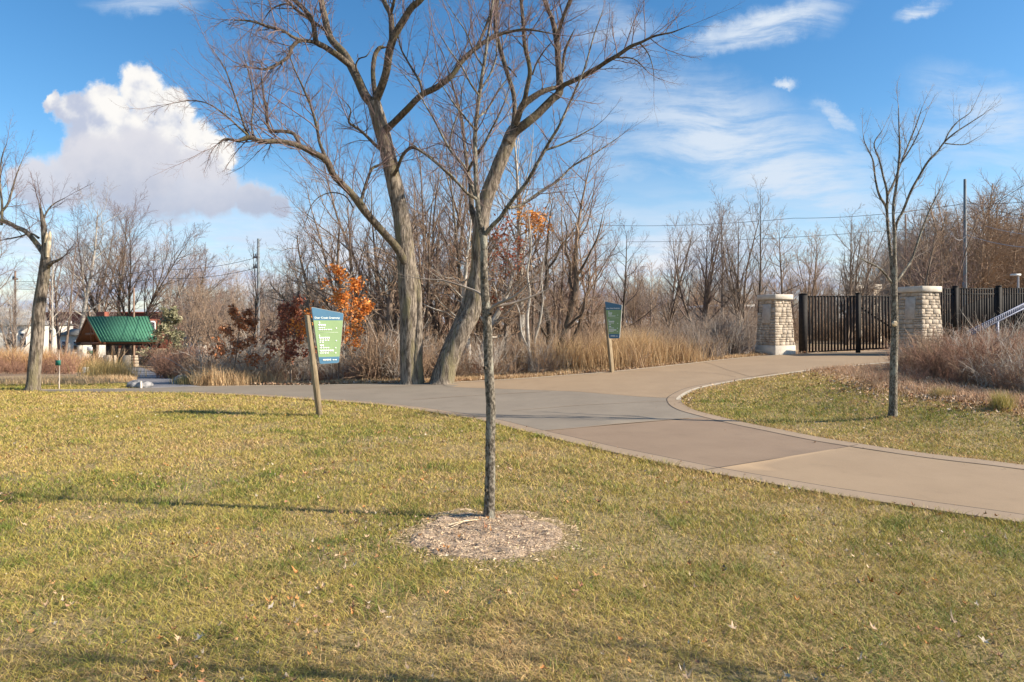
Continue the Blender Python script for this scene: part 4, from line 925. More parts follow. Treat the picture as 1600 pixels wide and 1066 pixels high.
put(22, 52, 7.5, 'vase', 7, 'low bare tree in front of the white house', twig='twig_pale', group='bare trees by the shelter')
put(-30, 58, 12, 'round', 8, 'bare tree at the far left edge of the photo', twig='twig_purple', group='bare trees by the shelter')
put(268, 74, 12.5, 'round', 9, 'low dark bare tree leaning right of the shelter roof', bark='bark_dark', twig='twig_purple', group='bare trees by the shelter', lean=(0, .3))
# middle
put(390, 27, 5.9, 'thin', 2, 'straight thin bare tree between the grey pole and the orange oak', bark='bark_dark', twig='twig_purple', group=WE, sc=.9)
put(474, 26, 5.4, 'vase', 11, 'purple-twigged bare tree behind the left sign', twig='twig_purple')
put(500, 24, 5.6, 'gnarled', 3, 'tangled bare tree left of the big straight trunk', bark='bark_brown', twig='twig_grey')
put(560, 25, 7.2, 'vase', 12, 'tall bare tree rising above the orange oak', twig='twig_purple')
put(585, 22, 6.5, 'gnarled', 4, 'crooked pale-stemmed bare tree close left of the big straight trunk', bark='bark_brown', twig='twig_brown')
put(535, 19.6, 3.0, 'thin', 14, 'slim white-stemmed young tree right beside the left sign', bark='bark_pale', twig='twig_pale')
put(612, 28, 9.5, 'vase', 13, 'tall bare tree directly behind the big straight trunk', twig='twig_brown')
put(672, 24, 7.8, 'vase', 15, 'bare tree seen between the two big trunks', twig='twig_brown', bark='bark_brown')
put(700, 27, 9.8, 'vase', 16, 'taller bare tree far back between the two big trunks', twig='twig_purple')
put(743, 19.6, 5.2, 'gnarled', 5, 'short tan-barked bare tree at the foot of the leaning trunk', bark='bark_pale', twig='twig_brown')
put(726, 22, 7.5, 'thin', 5, 'dark straight thin tree behind the leaning trunk', bark='bark_dark', twig='twig_purple')
put(770, 25, 8.8, 'vase', 17, 'bare tree right of the leaning trunk', twig='twig_brown')
put(815, 26, 9.6, 'round', 10, 'pale-barked tall bare tree behind the orange leaf tuft', bark='bark_pale', twig='twig_brown')
put(880, 25, 8.0, 'round', 12, 'reddish bare tree spreading right above the dark crooked pair', twig='twig_red', lean=(0, .16))
put(925, 27, 6.5, 'vase', 21, 'reddish bare tree behind the far sign', twig='twig_red')
put(972, 25, 4.7, 'round', 14, 'small dark bare tree just right of the far sign', bark='bark_dark', twig='twig_purple')
put(1038, 31, 6.4, 'vase', 22, 'bare tree with upswept crown standing alone right of the far sign', bark='bark_brown', twig='twig_grey')
put(1098, 29, 6.2, 'vase', 23, 'bare tree midway between the far sign and the left gate pillar', twig='twig_purple')
put(1128, 33, 6.0, 'round', 16, 'bare tree behind the white roof', twig='twig_grey')
put(1165, 28, 6.0, 'vase', 24, 'tall-stemmed bare tree just left of the left gate pillar', twig='twig_grey')
put(1185, 27, 6.4, 'thin', 7, 'straight bare tree rising behind the left gate pillar', bark='bark_dark', twig='twig_grey')
put(1225, 33, 5.6, 'round', 17, 'bare tree behind the gap beside the gate post', twig='twig_brown')
put(1268, 34, 5.9, 'vase', 25, 'bare tree behind the left half of the gate', twig='twig_brown')
put(1322, 31, 6.6, 'vase', 26, 'tallest bare tree behind the middle of the gate', twig='twig_grey')
put(1352, 36, 6.0, 'round', 18, 'bare tree behind the right end of the gate', twig='twig_brown')
put(1432, 29, 5.4, 'round', 19, 'spreading bare tree behind the right gate pillar', twig='twig_brown', lean=(0, .08))
put(1462, 33, 7.0, 'vase', 27, 'bare tree with fine upswept twigs left of the tall pole', twig='twig_purple')
# the tangle behind: nothing tells these apart
rg = random.Random(77)
specs = [('vase', 30, 7.0, 'twig_brown'), ('vase', 31, 7.5, 'twig_purple'), ('round', 32, 7.0, 'twig_grey'), ('gnarled', 33, 6.0, 'twig_brown'), ('thin', 34, 6.5, 'twig_red')]
KW = ('brown many-stemmed tree', 'purple-twigged many-stemmed tree', 'grey-twigged single-stemmed tree', 'crooked brown tree', 'reddish pole-thin tree')
for i in range(52):
    k, sd_, H, tw = specs[i % 5]; Y = rg.uniform(23, 40); px = 440 + (i + rg.random()) / 52 * 540
    x = (px - CX) / F * Y; hs = rg.uniform(.5, .88) * (1.0 if 600 < px < 880 else .58)
    zone = ('behind the left sign', 'behind the orange oak', 'behind the straight big trunk', 'behind the leaning big trunk', 'behind the orange leaf tuft', 'behind the dark crooked trees', 'behind the far sign')[min(6, int((px - 440) / 80))]
    tree(k, sd_, H, (x, Y, tz(x, Y)), '%s in the %s thicket %s' % (KW[i % 5], 'near' if Y < 31 else 'far', zone), 'tree', 'bare trees tangled in the thicket', rz=rg.random() * 6.28, twig=tw, sc=hs)
for i in range(34):
    k, sd_, H, tw = specs[i % 5]; Y = rg.uniform(30, 55); px = 985 + (i + rg.random()) / 34 * 400
    x = (px - CX) / F * Y; hs = rg.uniform(.35, .62) * Y / 40
    tree(k, sd_, H, (x, Y, tz(x, Y)), 'low %s in the %s scrub %s' % (KW[i % 5], 'near' if Y < 42 else 'far', ('right of the far sign', 'left of the white flat roof', 'around the white flat roof', 'behind the left gate pillar', 'behind the gate')[min(4, int((px - 985) / 78))]), 'tree', 'low bare trees in the far scrub', rz=rg.random() * 6.28, twig=tw, sc=hs)
for i in range(16):
    k, sd_, H, tw = specs[i % 5]; Y = rg.uniform(36, 62); px = 285 + (i + rg.random()) / 16 * 190
    x = (px - CX) / F * Y; hs = rg.uniform(.75, 1.1) * Y / 50
    tree(k, sd_, H, (x, Y, tz(x, Y)), 'hazy %s in the hollow %s' % (KW[i % 5], ('just right of the shelter', 'behind the pale-leafed tree', 'left of the grey pole', 'right of the grey pole')[min(3, int((px - 285) / 48))]), 'tree', 'bare trees in the hollow by the shelter', rz=rg.random() * 6.28, twig=tw, sc=hs)

# --- brush: one mass, joined from many copies of a few shrubs
def mass(name, protos, placements, mat_, label, cat):
    VV, QQ, off = [], [], 0
    for (pi, x, y, s, rz) in placements:
        V, Q = protos[pi]; c_, s_ = math.cos(rz), math.sin(rz)
        W_ = np.stack([V[:, 0] * c_ - V[:, 1] * s_, V[:, 0] * s_ + V[:, 1] * c_, V[:, 2]], 1) * s + (x, y, tz(x, y))
        VV.append(W_); QQ.append(Q + off); off += len(V)
    o = quads(name, np.concatenate(VV), np.concatenate(QQ), MAT[mat_], smooth=False); tag(o, label, cat, kind='stuff')
shr = [proto_tree('shrub', s, 1.0)[1].arrays() for s in range(60, 65)]
def inwood(x, y, pad=.35):
    return (lawn_mask(np.array([x]), np.array([y]))[0] < .5) and not inpoly(np.array([x]), np.array([y]), path_poly)[0] and not inpoly(np.array([x]), np.array([y]), side_poly)[0] \
        and polydist(np.array([x]), np.array([y]), far_)[0] > pad and polydist(np.array([x]), np.array([y]), isl[:30])[0] > pad
PILL = [gp(1211, 556)[:2], gp(1440, 556)[:2]]
def scatter_brush(n, px0, px1, y0, y1, s0, s1, seed, test=None, pad=.35):
    rg = random.Random(seed); out = []
    while len(out) < n:
        Y = y0 + (y1 - y0) * rg.random() ** 1.4; x = (rg.uniform(px0, px1) - CX) / F * Y
        if not inwood(x, Y, pad * s0 + .1): 
            n -= .02; continue
        if test and not test(x, Y): n -= .02; continue
        if min(math.hypot(x - p[0], Y - p[1]) for p in PILL) < 1.0: continue
        v_ = float(fbm(np.array(x * .6 + 33), np.array(Y * .6), 2)); out.append((rg.randrange(5), x, Y, rg.uniform(s0, s1) * (.5 + 1.0 * v_), rg.random() * 6.28))
    return out
gate_clear = lambda x, y: not (x > 8 and y > 19 and (8.5 + (y - 20) * .2) < x < 14.5 and y < 26)
def thickets():
    mass('undergrowth', shr, scatter_brush(90, 300, 560, 19.3, 30, .4, 1.3, 1) + scatter_brush(110, 560, 900, 18.8, 30, .5, 1.5, 11), 'twig_brown', 'dense brown undergrowth filling the wood behind the path', 'undergrowth')
    mass('undergrowth', shr, scatter_brush(120, 320, 880, 18.9, 25, .25, .8, 2), 'twig_red', 'reddish low brush along the far edge of the path', 'undergrowth')
    mass('undergrowth', shr, scatter_brush(60, 320, 900, 18.6, 27, .6, 1.7, 22), 'twig_pale', 'pale dead stems standing among the undergrowth', 'undergrowth')
    mass('scrub', shr, scatter_brush(110, 900, 1180, 19.5, 34, .6, 1.5, 3, gate_clear), 'twig_brown', 'brown scrub between the far sign and the left pillar', 'scrub')
    mass('scrub', shr, scatter_brush(90, 980, 1190, 21, 30, .8, 1.6, 4, gate_clear), 'twig_grey', 'grey-twigged scrub left of the gate pillar', 'scrub')
    mass('scrub', shr, scatter_brush(110, 930, 1650, 34, 60, 1.4, 2.3, 5), 'twig_brown', 'brown scrub far beyond the gate and fence', 'scrub')
    mass('scrub', shr, scatter_brush(110, 262, 335, 24, 50, .6, 1.5, 6), 'twig_red', 'red-brown scrub right of the shelter lane', 'scrub')
    mass('scrub', shr, scatter_brush(150, -120, 190, 32, 60, .6, 1.3, 7, lambda x, y: CX + x / y * F < 122 or (y > 56 and CX + x / y * F < 150)), 'twig_red', 'red-brown scrub left of the shelter', 'scrub')
    # red-stemmed brush of the island, thick and knee to chest high
    def isl_brush(seed, n, s0, s1):
        rg = random.Random(seed); out = []
        while len(out) < n:
            Y = rg.uniform(9.5, 20.5); x = rg.uniform(5.5, 19)
            px = CX + x / Y * F
            d = polydist(np.array([x]), np.array([Y]), brush_line)[0]
            side_ok = Y > np.interp(x, brush_line[:, 0][np.argsort(brush_line[:, 0])], brush_line[:, 1][np.argsort(brush_line[:, 0])])
            dk = polydist(np.array([x]), np.array([Y]), isl[:30])[0]
            if not side_ok or px < 1345 or px > 1800 or inpoly(np.array([x]), np.array([Y]), path_poly)[0] or dk < .5: continue
            if px < 1405 and Y > 17.2: continue
            if d < .35: continue
            if math.hypot(x - PILL[1][0], Y - PILL[1][1]) < .8: continue
            lim = min(1, .45 + d * .35) * min(1, .35 + dk * .5) * min(1, .42 + (px - 1345) / 130)
            out.append((rg.randrange(5), x, Y, rg.uniform(s0, s1) * lim, rg.random() * 6.28))
        return out
    mass('brush', shr, isl_brush(1, 150, .6, 1.25), 'twig_red', 'dense red-brown brush on the island in front of the right pillar', 'brush')
    mass('brush', shr, isl_brush(2, 110, .5, 1.25), 'twig_brown', 'tan twiggy stems mixed through the island brush', 'brush')
    mass('brush', shr, isl_brush(3, 40, .4, 1.35), 'twig_pale', 'pale dead stems scattered through the island brush', 'brush')
thickets()
# single shrubs
for px, Y, s, lab, tw in ((1150, 22.4, 1.9, 'wide grey shrub of arching stems against the left pillar', 'twig_pale'), (1118, 23.0, 1.7, 'grey shrub second from the left pillar', 'twig_grey'),
                          (1560, 13.6, 1.7, 'tall pale-branched shrub near the ramp rail', 'twig_pale'), (1450, 15.8, 1.35, 'tan shrub in front of the right pillar', 'twig_brown'), (230, 21.5, 0, '', '')):
    if s: 
        x = (px - CX) / F * Y; tree('shrub', 61, s, (x, Y, tz(x, Y)), lab, 'shrub', name='shrub', twig=tw)

def far_woods():
    protos = []
    for k, s, H in (('round', 90, 1.0), ('vase', 91, 1.0), ('round', 92, 1.0)):
        rgx = random.Random(s)
        P = dict(seg=[5, 4, 3], wob=[.06, .14, .18], trop=[.03, .06, .03], taper=[.3, .3, .5], sides=[4, 3, 3], t0=[.15, .15], n=[26, 15], ang=[46, 42], ratio=[.42, .44], rr=[.42, .6])
        C = Tubes(); grow([C], np.zeros(3), np.array((0, 0, 1.)), 1.0, .011, 0, P, rgx); grow([C], np.array((.06, 0, 0)), np.array((.25, .1, .95)), .85, .009, 0, P, rgx); protos.append(C.arrays())
    def band(n, px0, px1, Y0, Y1, h0, h1, seed):
        rg = random.Random(seed); return [(rg.randrange(3), (lambda Y: ((rg.uniform(px0, px1) - CX) / F * Y, Y))(rg.uniform(Y0, Y1)), rg.uniform(h0, h1), rg.random() * 6.28) for _ in range(n)]
    def flat(L): return [(a, b[0], b[1], c_, d) for a, b, c_, d in L]
    mass('woodland', protos, flat(band(95, 1450, 1900, 55, 90, 9, 13.5, 1)), 'twig_brown', 'grey-brown wooded hill behind the black fence', 'woodland')
    mass('woodland', protos, flat(band(60, 1390, 1520, 60, 85, 7, 11, 5)), 'twig_grey', 'lower edge of the wooded hill behind the right pillar', 'woodland')
    mass('woodland', protos, flat(band(150, 560, 1400, 85, 150, 5.5, 9.5, 2)), 'twig_brown', 'low distant wood along the horizon behind the gate', 'woodland')
    mass('woodland', protos, flat(band(80, 290, 640, 70, 120, 7, 10.5, 3)), 'twig_grey', 'hazy distant wood behind the grey pole', 'woodland')
    mass('woodland', protos, flat(band(50, -250, 180, 95, 150, 6, 10, 4)), 'twig_grey', 'thin distant wood behind the brick building', 'woodland')
far_woods()

# --- tall dry grasses
def grasses():
    def clump(cx_, cy, n, spread, h, c, lean=.5):
        x = cx_ + rs.randn(n) * spread; y = cy + rs.randn(n) * spread; return x, y, h * (.5 + .6 * rs.rand(n)), tints(n, c, .25), lean * (.3 + rs.rand(n))
    TAN = [(.55, .38, .20), (.62, .45, .25), (.46, .30, .16)]
    def field(name, line_pts, n, spread, h, c, lab, dy=.6, w=.010):
        L = crom([np.array(q) for q in line_pts], 6); t = rs.randint(0, len(L) - 1, n); f = rs.rand(n)[:, None]; P = L[t] * (1 - f) + L[t + 1] * f
        x = P[:, 0] + rs.randn(n) * spread; y = P[:, 1] + np.abs(rs.randn(n)) * spread + dy; k = ~inpoly(x, y, path_poly) & ~inpoly(x, y, side_poly); x, y = x[k], y[k]; m = len(x)
        hh = h * (.4 + .7 * rs.rand(m)) * (.55 + .9 * fbm(x * 1.3, y * 1.3, 3))
        build_blades(name, x, y, hh, np.full(m, w), tints(m, c, .25), .15 + .5 * rs.rand(m), MAT['grass'], lab, 'tall grass')
    field('tall_grass', [gp(905, 585), gp(957, 580), gp(1030, 573), gp(1060, 570)], 5200, .7, .95, TAN, 'stand of tall tan dry grass behind the far sign', .4)
    field('tall_grass', [gp(285, 605), gp(340, 604), gp(400, 602)], 1700, .45, .48, TAN, 'tan dry grass beside the path below the young oaks', .4)
    field('verge_grass', [gp(440, 602), gp(560, 600), gp(700, 597), gp(860, 588), gp(1100, 565), gp(1190, 556)], 9000, .22, .13, TAN, 'short dry grass fringe along the upper edge of the path', .05)
    field('verge_grass', [brush_line[i] for i in range(0, len(brush_line), 4)], 7500, .40, .17, [(.55, .36, .22), (.62, .44, .28), (.42, .26, .17)], 'flattened tan dead grass along the island brush', -.25, .008)
    field('tall_grass', [gp(0, 605), gp(60, 600), gp(120, 597), gp(200, 597)], 6000, .8, .22, TAN, 'dry grass by the broken tree', .2)
    field('tall_grass', [at(-60, 560, 36) * [1, 1, 0], at(40, 560, 36) * [1, 1, 0], at(75, 560, 36) * [1, 1, 0]], 4500, 1.2, 1.3, [(.50, .30, .14), (.58, .38, .19)], 'rusty tall grass patch left of the broken tree', .4, .02)
    def tuft(px, py, h, n, sp, c, lab):
        p = gp(px, py); x, y, hh, cc, le = clump(p[0], p[1], n, sp, h, c, .55)
        o = build_blades('grass_tuft', x, y, hh, np.full(n, .009 if p[1] > 15 else .005), cc, le, MAT['grass'], lab, 'grass tuft')
        del o['kind']; o['group'] = 'ornamental grass tufts'
    GOLD = [(.42, .29, .11), (.50, .36, .15), (.30, .24, .09)]
    tuft(149, 588, .75, 500, .28, GOLD, 'golden ornamental grass clump left of the shelter lane, smaller of two')
    tuft(178, 590, .75, 900, .42, GOLD, 'broad golden ornamental grass clump beside the shelter lane')
    tuft(1566, 640, .30, 420, .07, [(.44, .34, .10), (.30, .28, .07), (.50, .40, .18)], 'small yellow-green grass tuft at the right brush edge')
    tuft(1470, 622, .22, 320, .08, [(.46, .34, .15), (.38, .30, .12)], 'small tan grass tuft below the right pillar')
    tuft(288, 601, .30, 260, .15, [(.20, .18, .08), (.34, .27, .12)], 'low dark grass tuft at the corner of the lane')
grasses()

# ------------------------------------------------------------------ gate pillars
def pillar(base, w0, w1, H, rz, label, name='stone_pillar', plaque=True, seed=1):
    rg = random.Random(seed); root = empty(name, base, rz, label, 'pillar', 'stone gate pillars')
    b = Boxes(); b.box(-w0 / 2 - .035, w0 / 2 + .035, -w0 / 2 - .035, w0 / 2 + .035, -.25, H * .155, (.006, .006)); b.build('plinth', MAT['cut_stone'], root, .012)
    zt = H * .915; z = H * .155; c = Boxes(); hw = lambda q: (w0 + (w1 - w0) * (q - H * .155) / (zt - H * .155)) / 2
    m = .03; c.box(-hw(z) + m, hw(z) - m, -hw(z) + m, hw(z) - m, z + .001, zt - .001, (hw(z) - hw(zt),) * 2); c.build('core', MAT['mortar'], root)
    s = Boxes()
    while z < zt - .04:
        h = min(rg.choice((.08, .11, .14, .17)), zt - z); h = zt - z if zt - z - h < .06 else h
        for q in range(4):
            a0, a1 = hw(z), hw(z + h); x = -1.0
            while x < .999:
                L = rg.uniform(.3, .9) ; x1 = min(1, x + L); x1 = 1 if 1 - x1 < .18 else x1; o = rg.uniform(.000, .020); gq = .008
                rows = [(h, [(x, x1)])] if h < .14 or rg.random() < .55 else [(h / 2, [(x, x1)]), (h / 2, [(x, x1)])]
                zz = z
                for hh, _ in rows:
                    o2 = o + rg.uniform(0, .008); C = []
                    for (zq, gz) in ((zz, gq / 2), (zz + hh, -gq / 2)):
                        hwz = hw(zq); xa = x * (hwz + (.004 if x == -1 else 0)) + gq / 2 * (x > -1); xb = x1 * (hwz + (.004 if x1 == 1 else 0)) - gq / 2 * (x1 < 1)
                        yo = -(hwz + o2); yi = -(hwz - .06)
                        if x == -1: xa = -(hwz + o2 * .9)
                        if x1 == 1: xb = hwz + .002
                        C.append([(xa, yo, zq + gz), (xb, yo, zq + gz), (xb, yi, zq + gz), (xa, yi, zq + gz)])
                    cc, sn = math.cos(q * math.pi / 2), math.sin(q * math.pi / 2)
                    s.corners([(u_ * cc - v_ * sn, u_ * sn + v_ * cc, w_) for u_, v_, w_ in C[0] + C[1]]); zz += hh
                x = x1
        z += h
    s.build('stone_courses', MAT['limestone'], root, .009)
    b = Boxes(); w = w1 / 2 + .075; b.box(-w, w, -w, w, zt + .001, H); b.build('cap', MAT['cut_stone'], root, .015)
    if plaque:   # a smooth cut-stone panel let into the camera-left face
        b = Boxes(); y = -hw(H * .66) - .034; b.corners([(-.17, -hw(H * .52) - .034, H * .52), (.17, -hw(H * .52) - .034, H * .52), (.17, -hw(H * .52) + .05, H * .52), (-.17, -hw(H * .52) + .05, H * .52),
                                (-.17, -hw(H * .84) - .034, H * .84), (.17, -hw(H * .84) - .034, H * .84), (.17, -hw(H * .84) + .05, H * .84), (-.17, -hw(H * .84) + .05, H * .84)])
        b.build('plaque', MAT['plaque_stone'], root, .006)
    return root
PL = gp(1213, 557.5); PL[2] = tz(PL[0], PL[1] + .4); 
def place_pillar(px, py, ytop, label, seed, rzd):
    p = gp(px, py); Y = p[1] + .62; x = (px - CX) / F * Y; base = np.array([x, Y, tz(x, Y)]); H = at(px, ytop, p[1])[2] - base[2]
    k = H / 2.1
    print('pillar', label, p, H)
    return pillar(base, .90 * k, .70 * k, H, R(rzd), label, seed=seed), base
p1, B1 = place_pillar(1211, 556, 459.5, 'tapered limestone pillar at the left of the black gate', 3, -65)
p2, B2 = place_pillar(1437, 557, 446.5, 'tapered limestone pillar right of the gate, its foot in brush', 5, -69)
for px, Y, lab, sd_, yt in ((1337, 40, 'distant pale stone pillar beyond the gate, left of two', 7, 446), (1364, 37, 'distant pale stone pillar beyond the gate, right of two', 8, 445)):
    x = (px - CX) / F * Y; bz = tz(x, Y); pillar((x, Y, bz), .6, .48, at(px, yt, Y)[2] - bz, R(-66), lab, plaque=False, seed=sd_)

# ------------------------------------------------------------------ fence and gate
def picket_run(root, A, B, zA, zB, hA, hB, step, w, mat_='black_metal', name='pickets', rails=(.04, .10, .96), nm_r='rail', top_over=.03):
    A, B = np.array(A, float), np.array(B, float); L = np.linalg.norm(B - A); n = int(L / step); bx = Boxes()
    for i in range(n + 1):
        t = (i + .5) / (n + 1); p = A + (B - A) * t; z0 = zA + (zB - zA) * t; h = hA + (hB - hA) * t
        bx.box(p[0] - w / 2, p[0] + w / 2, p[1] - w / 2, p[1] + w / 2, z0 + .06, z0 + h * .985)
    bx.build(name, MAT[mat_], root)
    for r_ in rails:
        b = Boxes(); b.bar((*A, zA + hA * r_), (*B, zB + hB * r_), .035, .045); b.build(nm_r, MAT[mat_], root)
def post(root, p, z, h, w, name='post', m_='black_metal'):
    b = Boxes(); b.box(p[0] - w / 2, p[0] + w / 2, p[1] - w / 2, p[1] + w / 2, z - .2, z + h); b.box(p[0] - w / 2 - .01, p[0] + w / 2 + .01, p[1] - w / 2 - .01, p[1] + w / 2 + .01, z + h + .001, z + h + .03, (.02, .02)); b.build(name, MAT[m_], root)
def gate():
    Yg = B1[1] + .35
    xa = (1255 - CX) / F * Yg; xb = (1412 - CX) / F * (Yg - .3)
    za, zb = at(1262, 552, Yg)[2], at(1400, 544, Yg)[2]; top = at(1262, 461, Yg)[2]
    root = empty('picket_gate', (0, 0, 0), 0, 'black metal picket gate standing between the two stone pillars', 'gate')
    A = (xa + .16, Yg); B = (xb, Yg - .3)
    picket_run(root, A, B, za, zb, top - za, at(1400, 460.5, Yg - .3)[2] - zb, .105, .046, rails=(.02, .97), nm_r='rail')
    post(root, (xa, Yg), tz(xa, Yg), top - tz(xa, Yg) + .02, .21, 'gate_post')
    xm = (1337 - CX) / F * Yg; post(root, (xm, Yg - .16), za + .02, top - za + .02, .11, 'middle_stile')
    # thin diagonal brace behind the right leaf
    b = Boxes(); b.bar((xm, Yg - .10, top - .35), (xb, Yg - .22, zb + .45), .03, .04); b.build('brace', MAT['black_metal'], root)
    # right fence
    Yf = B2[1] + .7
    root = empty('picket_fence', (0, 0, 0), 0, 'black metal picket fence running right from the right pillar', 'fence', 'black picket fences')
    pts = [(1466, 450), (1493, 450), (1560.5, 449.5), (1640, 449), (1730, 448)]
    W_ = [at(a, b_, Yf + (a - 1466) * .004) for a, b_ in pts]
    h = 1.75
    for i in range(len(W_) - 1):
        a, b_ = W_[i], W_[i + 1]; picket_run(root, a[:2], b_[:2], a[2] - h, b_[2] - h, h, h, .095, .040, rails=(.08, .88, .98))
    for q in W_[1:]: post(root, q[:2], q[2] - h, h + .04, .13)
    # fence of the bridge ramp behind, rising to the right
    root = empty('picket_fence', (0, 0, 0), 0, 'second black picket fence behind, climbing right along the ramp', 'fence', 'black picket fences')
    Yr = Yf + 1.6; P = [at(1472, 492, Yr), at(1530, 467, Yr + .3), at(1600, 456, Yr + .8), at(1720, 452, Yr + 2)]
    for i in range(3):
        a, b_ = P[i], P[i + 1]; picket_run(root, a[:2], b_[:2], a[2] - 1.5, b_[2] - 1.5, 1.5, 1.5, .068, .056, rails=(.05, .5, .93), nm_r='rail')
    # galvanised ramp rail
    root = empty('ramp_rail', (0, 0, 0), 0, 'bluish galvanised rail sloping up to the right in front of the fence', 'railing')
    Y0 = 17.5; a, b_ = at(1512, 526, Y0), at(1640, 462, Y0 + 1.2)
    for o_ in (0, .13):
        q = Boxes(); q.bar(a + (0, 0, o_), b_ + (0, 0, o_), .035, .025); q.build('rail', MAT['galvanised'], root)
    q = Boxes(); n = 42
    for i in range(n + 1):
        p = a + (b_ - a) * i / n; q.box(p[0] - .012, p[0] + .012, p[1] - .012, p[1] + .012, p[2] - .03, p[2] + .15)
    q.build('balusters', MAT['galvanised'], root)
    q = Boxes()
    for t in (.35, .85):
        p = a + (b_ - a) * t; q.box(p[0] - .025, p[0] + .025, p[1] - .025, p[1] + .025, tz(p[0], p[1]) - .1, p[2]); 
    q.build('legs', MAT['galvanised'], root)
gate()

# ------------------------------------------------------------------ wayfinding signs
def rounded(poly, r, k=5):
    out = []; n = len(poly)
    for i in range(n):
        p = Vector(poly[i]); a = (Vector(poly[i - 1]) - p).normalized(); b = (Vector(poly[(i + 1) % n]) - p).normalized(); p0 = p + a * r; p1 = p + b * r
        for j in range(k + 1):
            t = j / k; out.append((1 - t) ** 2 * p0 + 2 * t * (1 - t) * p + t * t * p1)
    return out
def prism(name, poly, y0, y1, mat_, parent):
    """x-z outline extruded in y"""
    n = len(poly); V = [(p[0], y0, p[1]) for p in poly] + [(p[0], y1, p[1]) for p in poly]
    me = bpy.data.meshes.new(name); me.from_pydata(V, [], [list(range(n)), list(range(2 * n - 1, n - 1, -1))] + [[i, i + n, (i + 1) % n + n, (i + 1) % n] for i in range(n)])
    me.materials.append(MAT[mat_]); me.update(); bm = bmesh.new(); bm.from_mesh(me); bmesh.ops.recalc_face_normals(bm, faces=bm.faces); bm.to_mesh(me); bm.free()
    return link(bpy.data.objects.new(name, me), parent)
def clip(poly, z, above):
    out = []; n = len(poly)
    for i in range(n):
        a, b = poly[i], poly[(i + 1) % n]; ia = (a[1] >= z) == above; ib = (b[1] >= z) == above
        if ia: out.append(a)
        if ia != ib: t = (z - a[1]) / (b[1] - a[1]); out.append(a + (b - a) * t)
    return out
def text_mesh(name, body, size, loc, mat_, parent, bold=0.0):
    cu = bpy.data.curves.new(name, 'FONT'); cu.body = body; cu.size = size; cu.offset = bold; cu.extrude = .0008
    ob = bpy.data.objects.new(name, cu); COL.objects.link(ob); dg = bpy.context.evaluated_depsgraph_get()
    me = bpy.data.meshes.new_from_object(ob.evaluated_get(dg)); COL.objects.unlink(ob); bpy.data.objects.remove(ob)
    o = link(bpy.data.objects.new(name, me), parent); o.location = loc; o.rotation_euler = (R(90), 0, 0); me.materials.clear(); me.materials.append(MAT[mat_]); return o
def sign(px, py, rz, label, sc, wide=1.0):
    p = gp(px, py); root = empty('wayfinding_sign', p, rz, label, 'sign', 'leaning greenway wayfinding signs'); root.scale = (sc * wide, sc, sc)
    # leaning timber post
    b = Boxes(); b.corners([(-.030, -.05, -.25), (.040, -.05, -.25), (.040, .09, -.25), (-.030, .09, -.25), (-.252, -.05, 1.74), (-.177, -.05, 1.725), (-.177, .09, 1.725), (-.252, .09, 1.74)])
    b.build('post', MAT['post_wood'], root, .006)
    outline = [Vector(q) for q in ((-.185, 1.875), (-.055, .895), (.265, .905), (.345, 1.77))]
    rp = rounded(outline, .035)
    prism('panel', rp, -.082, -.056, 'sign_edge', root)
    g_, bl = ('sign_green', 'sign_blue')
    inner = rounded([Vector(q) for q in ((-.180, 1.867), (-.051, .900), (.262, .910), (.339, 1.765))], .032)
    top = clip(inner, 1.645, True); mid = clip(clip(inner, 1.645, False), 1.018, True); bot = clip(inner, 1.018, False)
    prism('header_band', top, -.0855, -.0823, bl, root); prism('list_field', mid, -.0855, -.0823, g_, root); prism('footer_band', bot, -.0855, -.0823, bl, root)
    text_mesh('lettering', 'Deer Creek Greenway', .044, (-.135, -.0875, 1.675), 'sign_white', root, .0008)
    # lines of lettering too small to read in the photo: one short stroke per word or letter
    rg = random.Random(3); s = Boxes(); t = Boxes()
    def words(x, z, n, h, wd, gap, bx):
        for _ in range(n):
            q = wd * rg.uniform(.75, 1.2); bx.box(x, x + q, -.0885, -.0858, z, z + h); x += q + gap
    x0 = -.075
    for z, n in ((1.545, 4), (1.325, 6), (1.195, 2), (1.105, 7)): words(x0 + .012 * (z < 1.4) + .012 * (z < 1.25), z, n, .034, .026, .006, t)
    for z, n in ((1.512, 3), (1.478, 6), (1.295, 4), (1.262, 2), (1.165, 4), (1.075, 4)): words(x0 + .012 * (z < 1.4) + .012 * (z < 1.25), z, n, .016, .034, .004, s)
    t.build('place_names', MAT['sign_white'], root); s.build('small_lettering', MAT['sign_white'], root)
    a = Boxes()
    for z in (1.60, 1.378):
        a.corners([(x0 + .002, -.0885, z), (x0 + .032, -.0885, z), (x0 + .032, -.0858, z), (x0 + .002, -.0858, z), (x0 + .015, -.0885, z + .024), (x0 + .019, -.0885, z + .024), (x0 + .019, -.0858, z + .024), (x0 + .015, -.0858, z + .024)])
        a.box(x0 + .012, x0 + .022, -.0885, -.0858, z - .014, z - .001)
    a.build('arrow', MAT['sign_white'], root)
    d = Boxes()
    for z in (1.50, 1.285, 1.16, 1.072): d.box(.205 - (z < 1.2) * .01, .228 - (z < 1.2) * .01, -.0885, -.0858, z, z + .018)
    d.build('distances', MAT['sign_white'], root)
    q = Boxes(); q.box(x0 + .03, .245, -.0885, -.0858, 1.437, 1.440); q.build('divider_line', MAT['sign_white'], root)
    f = Boxes(); words(x0 + .075, .952, 5, .028, .024, .004, f); words(.155, .956, 2, .016, .03, .006, f); f.build('footer_lettering', MAT['sign_white'], root)
    return root
s1 = sign(502, 650, R(33), 'sunlit blue and green sign on a leaning post in the lawn', 1.0, 1.07)
s2 = sign(957, 582.5, R(-40), 'shaded dark green sign on a leaning post beyond the path', 1.04, .98)

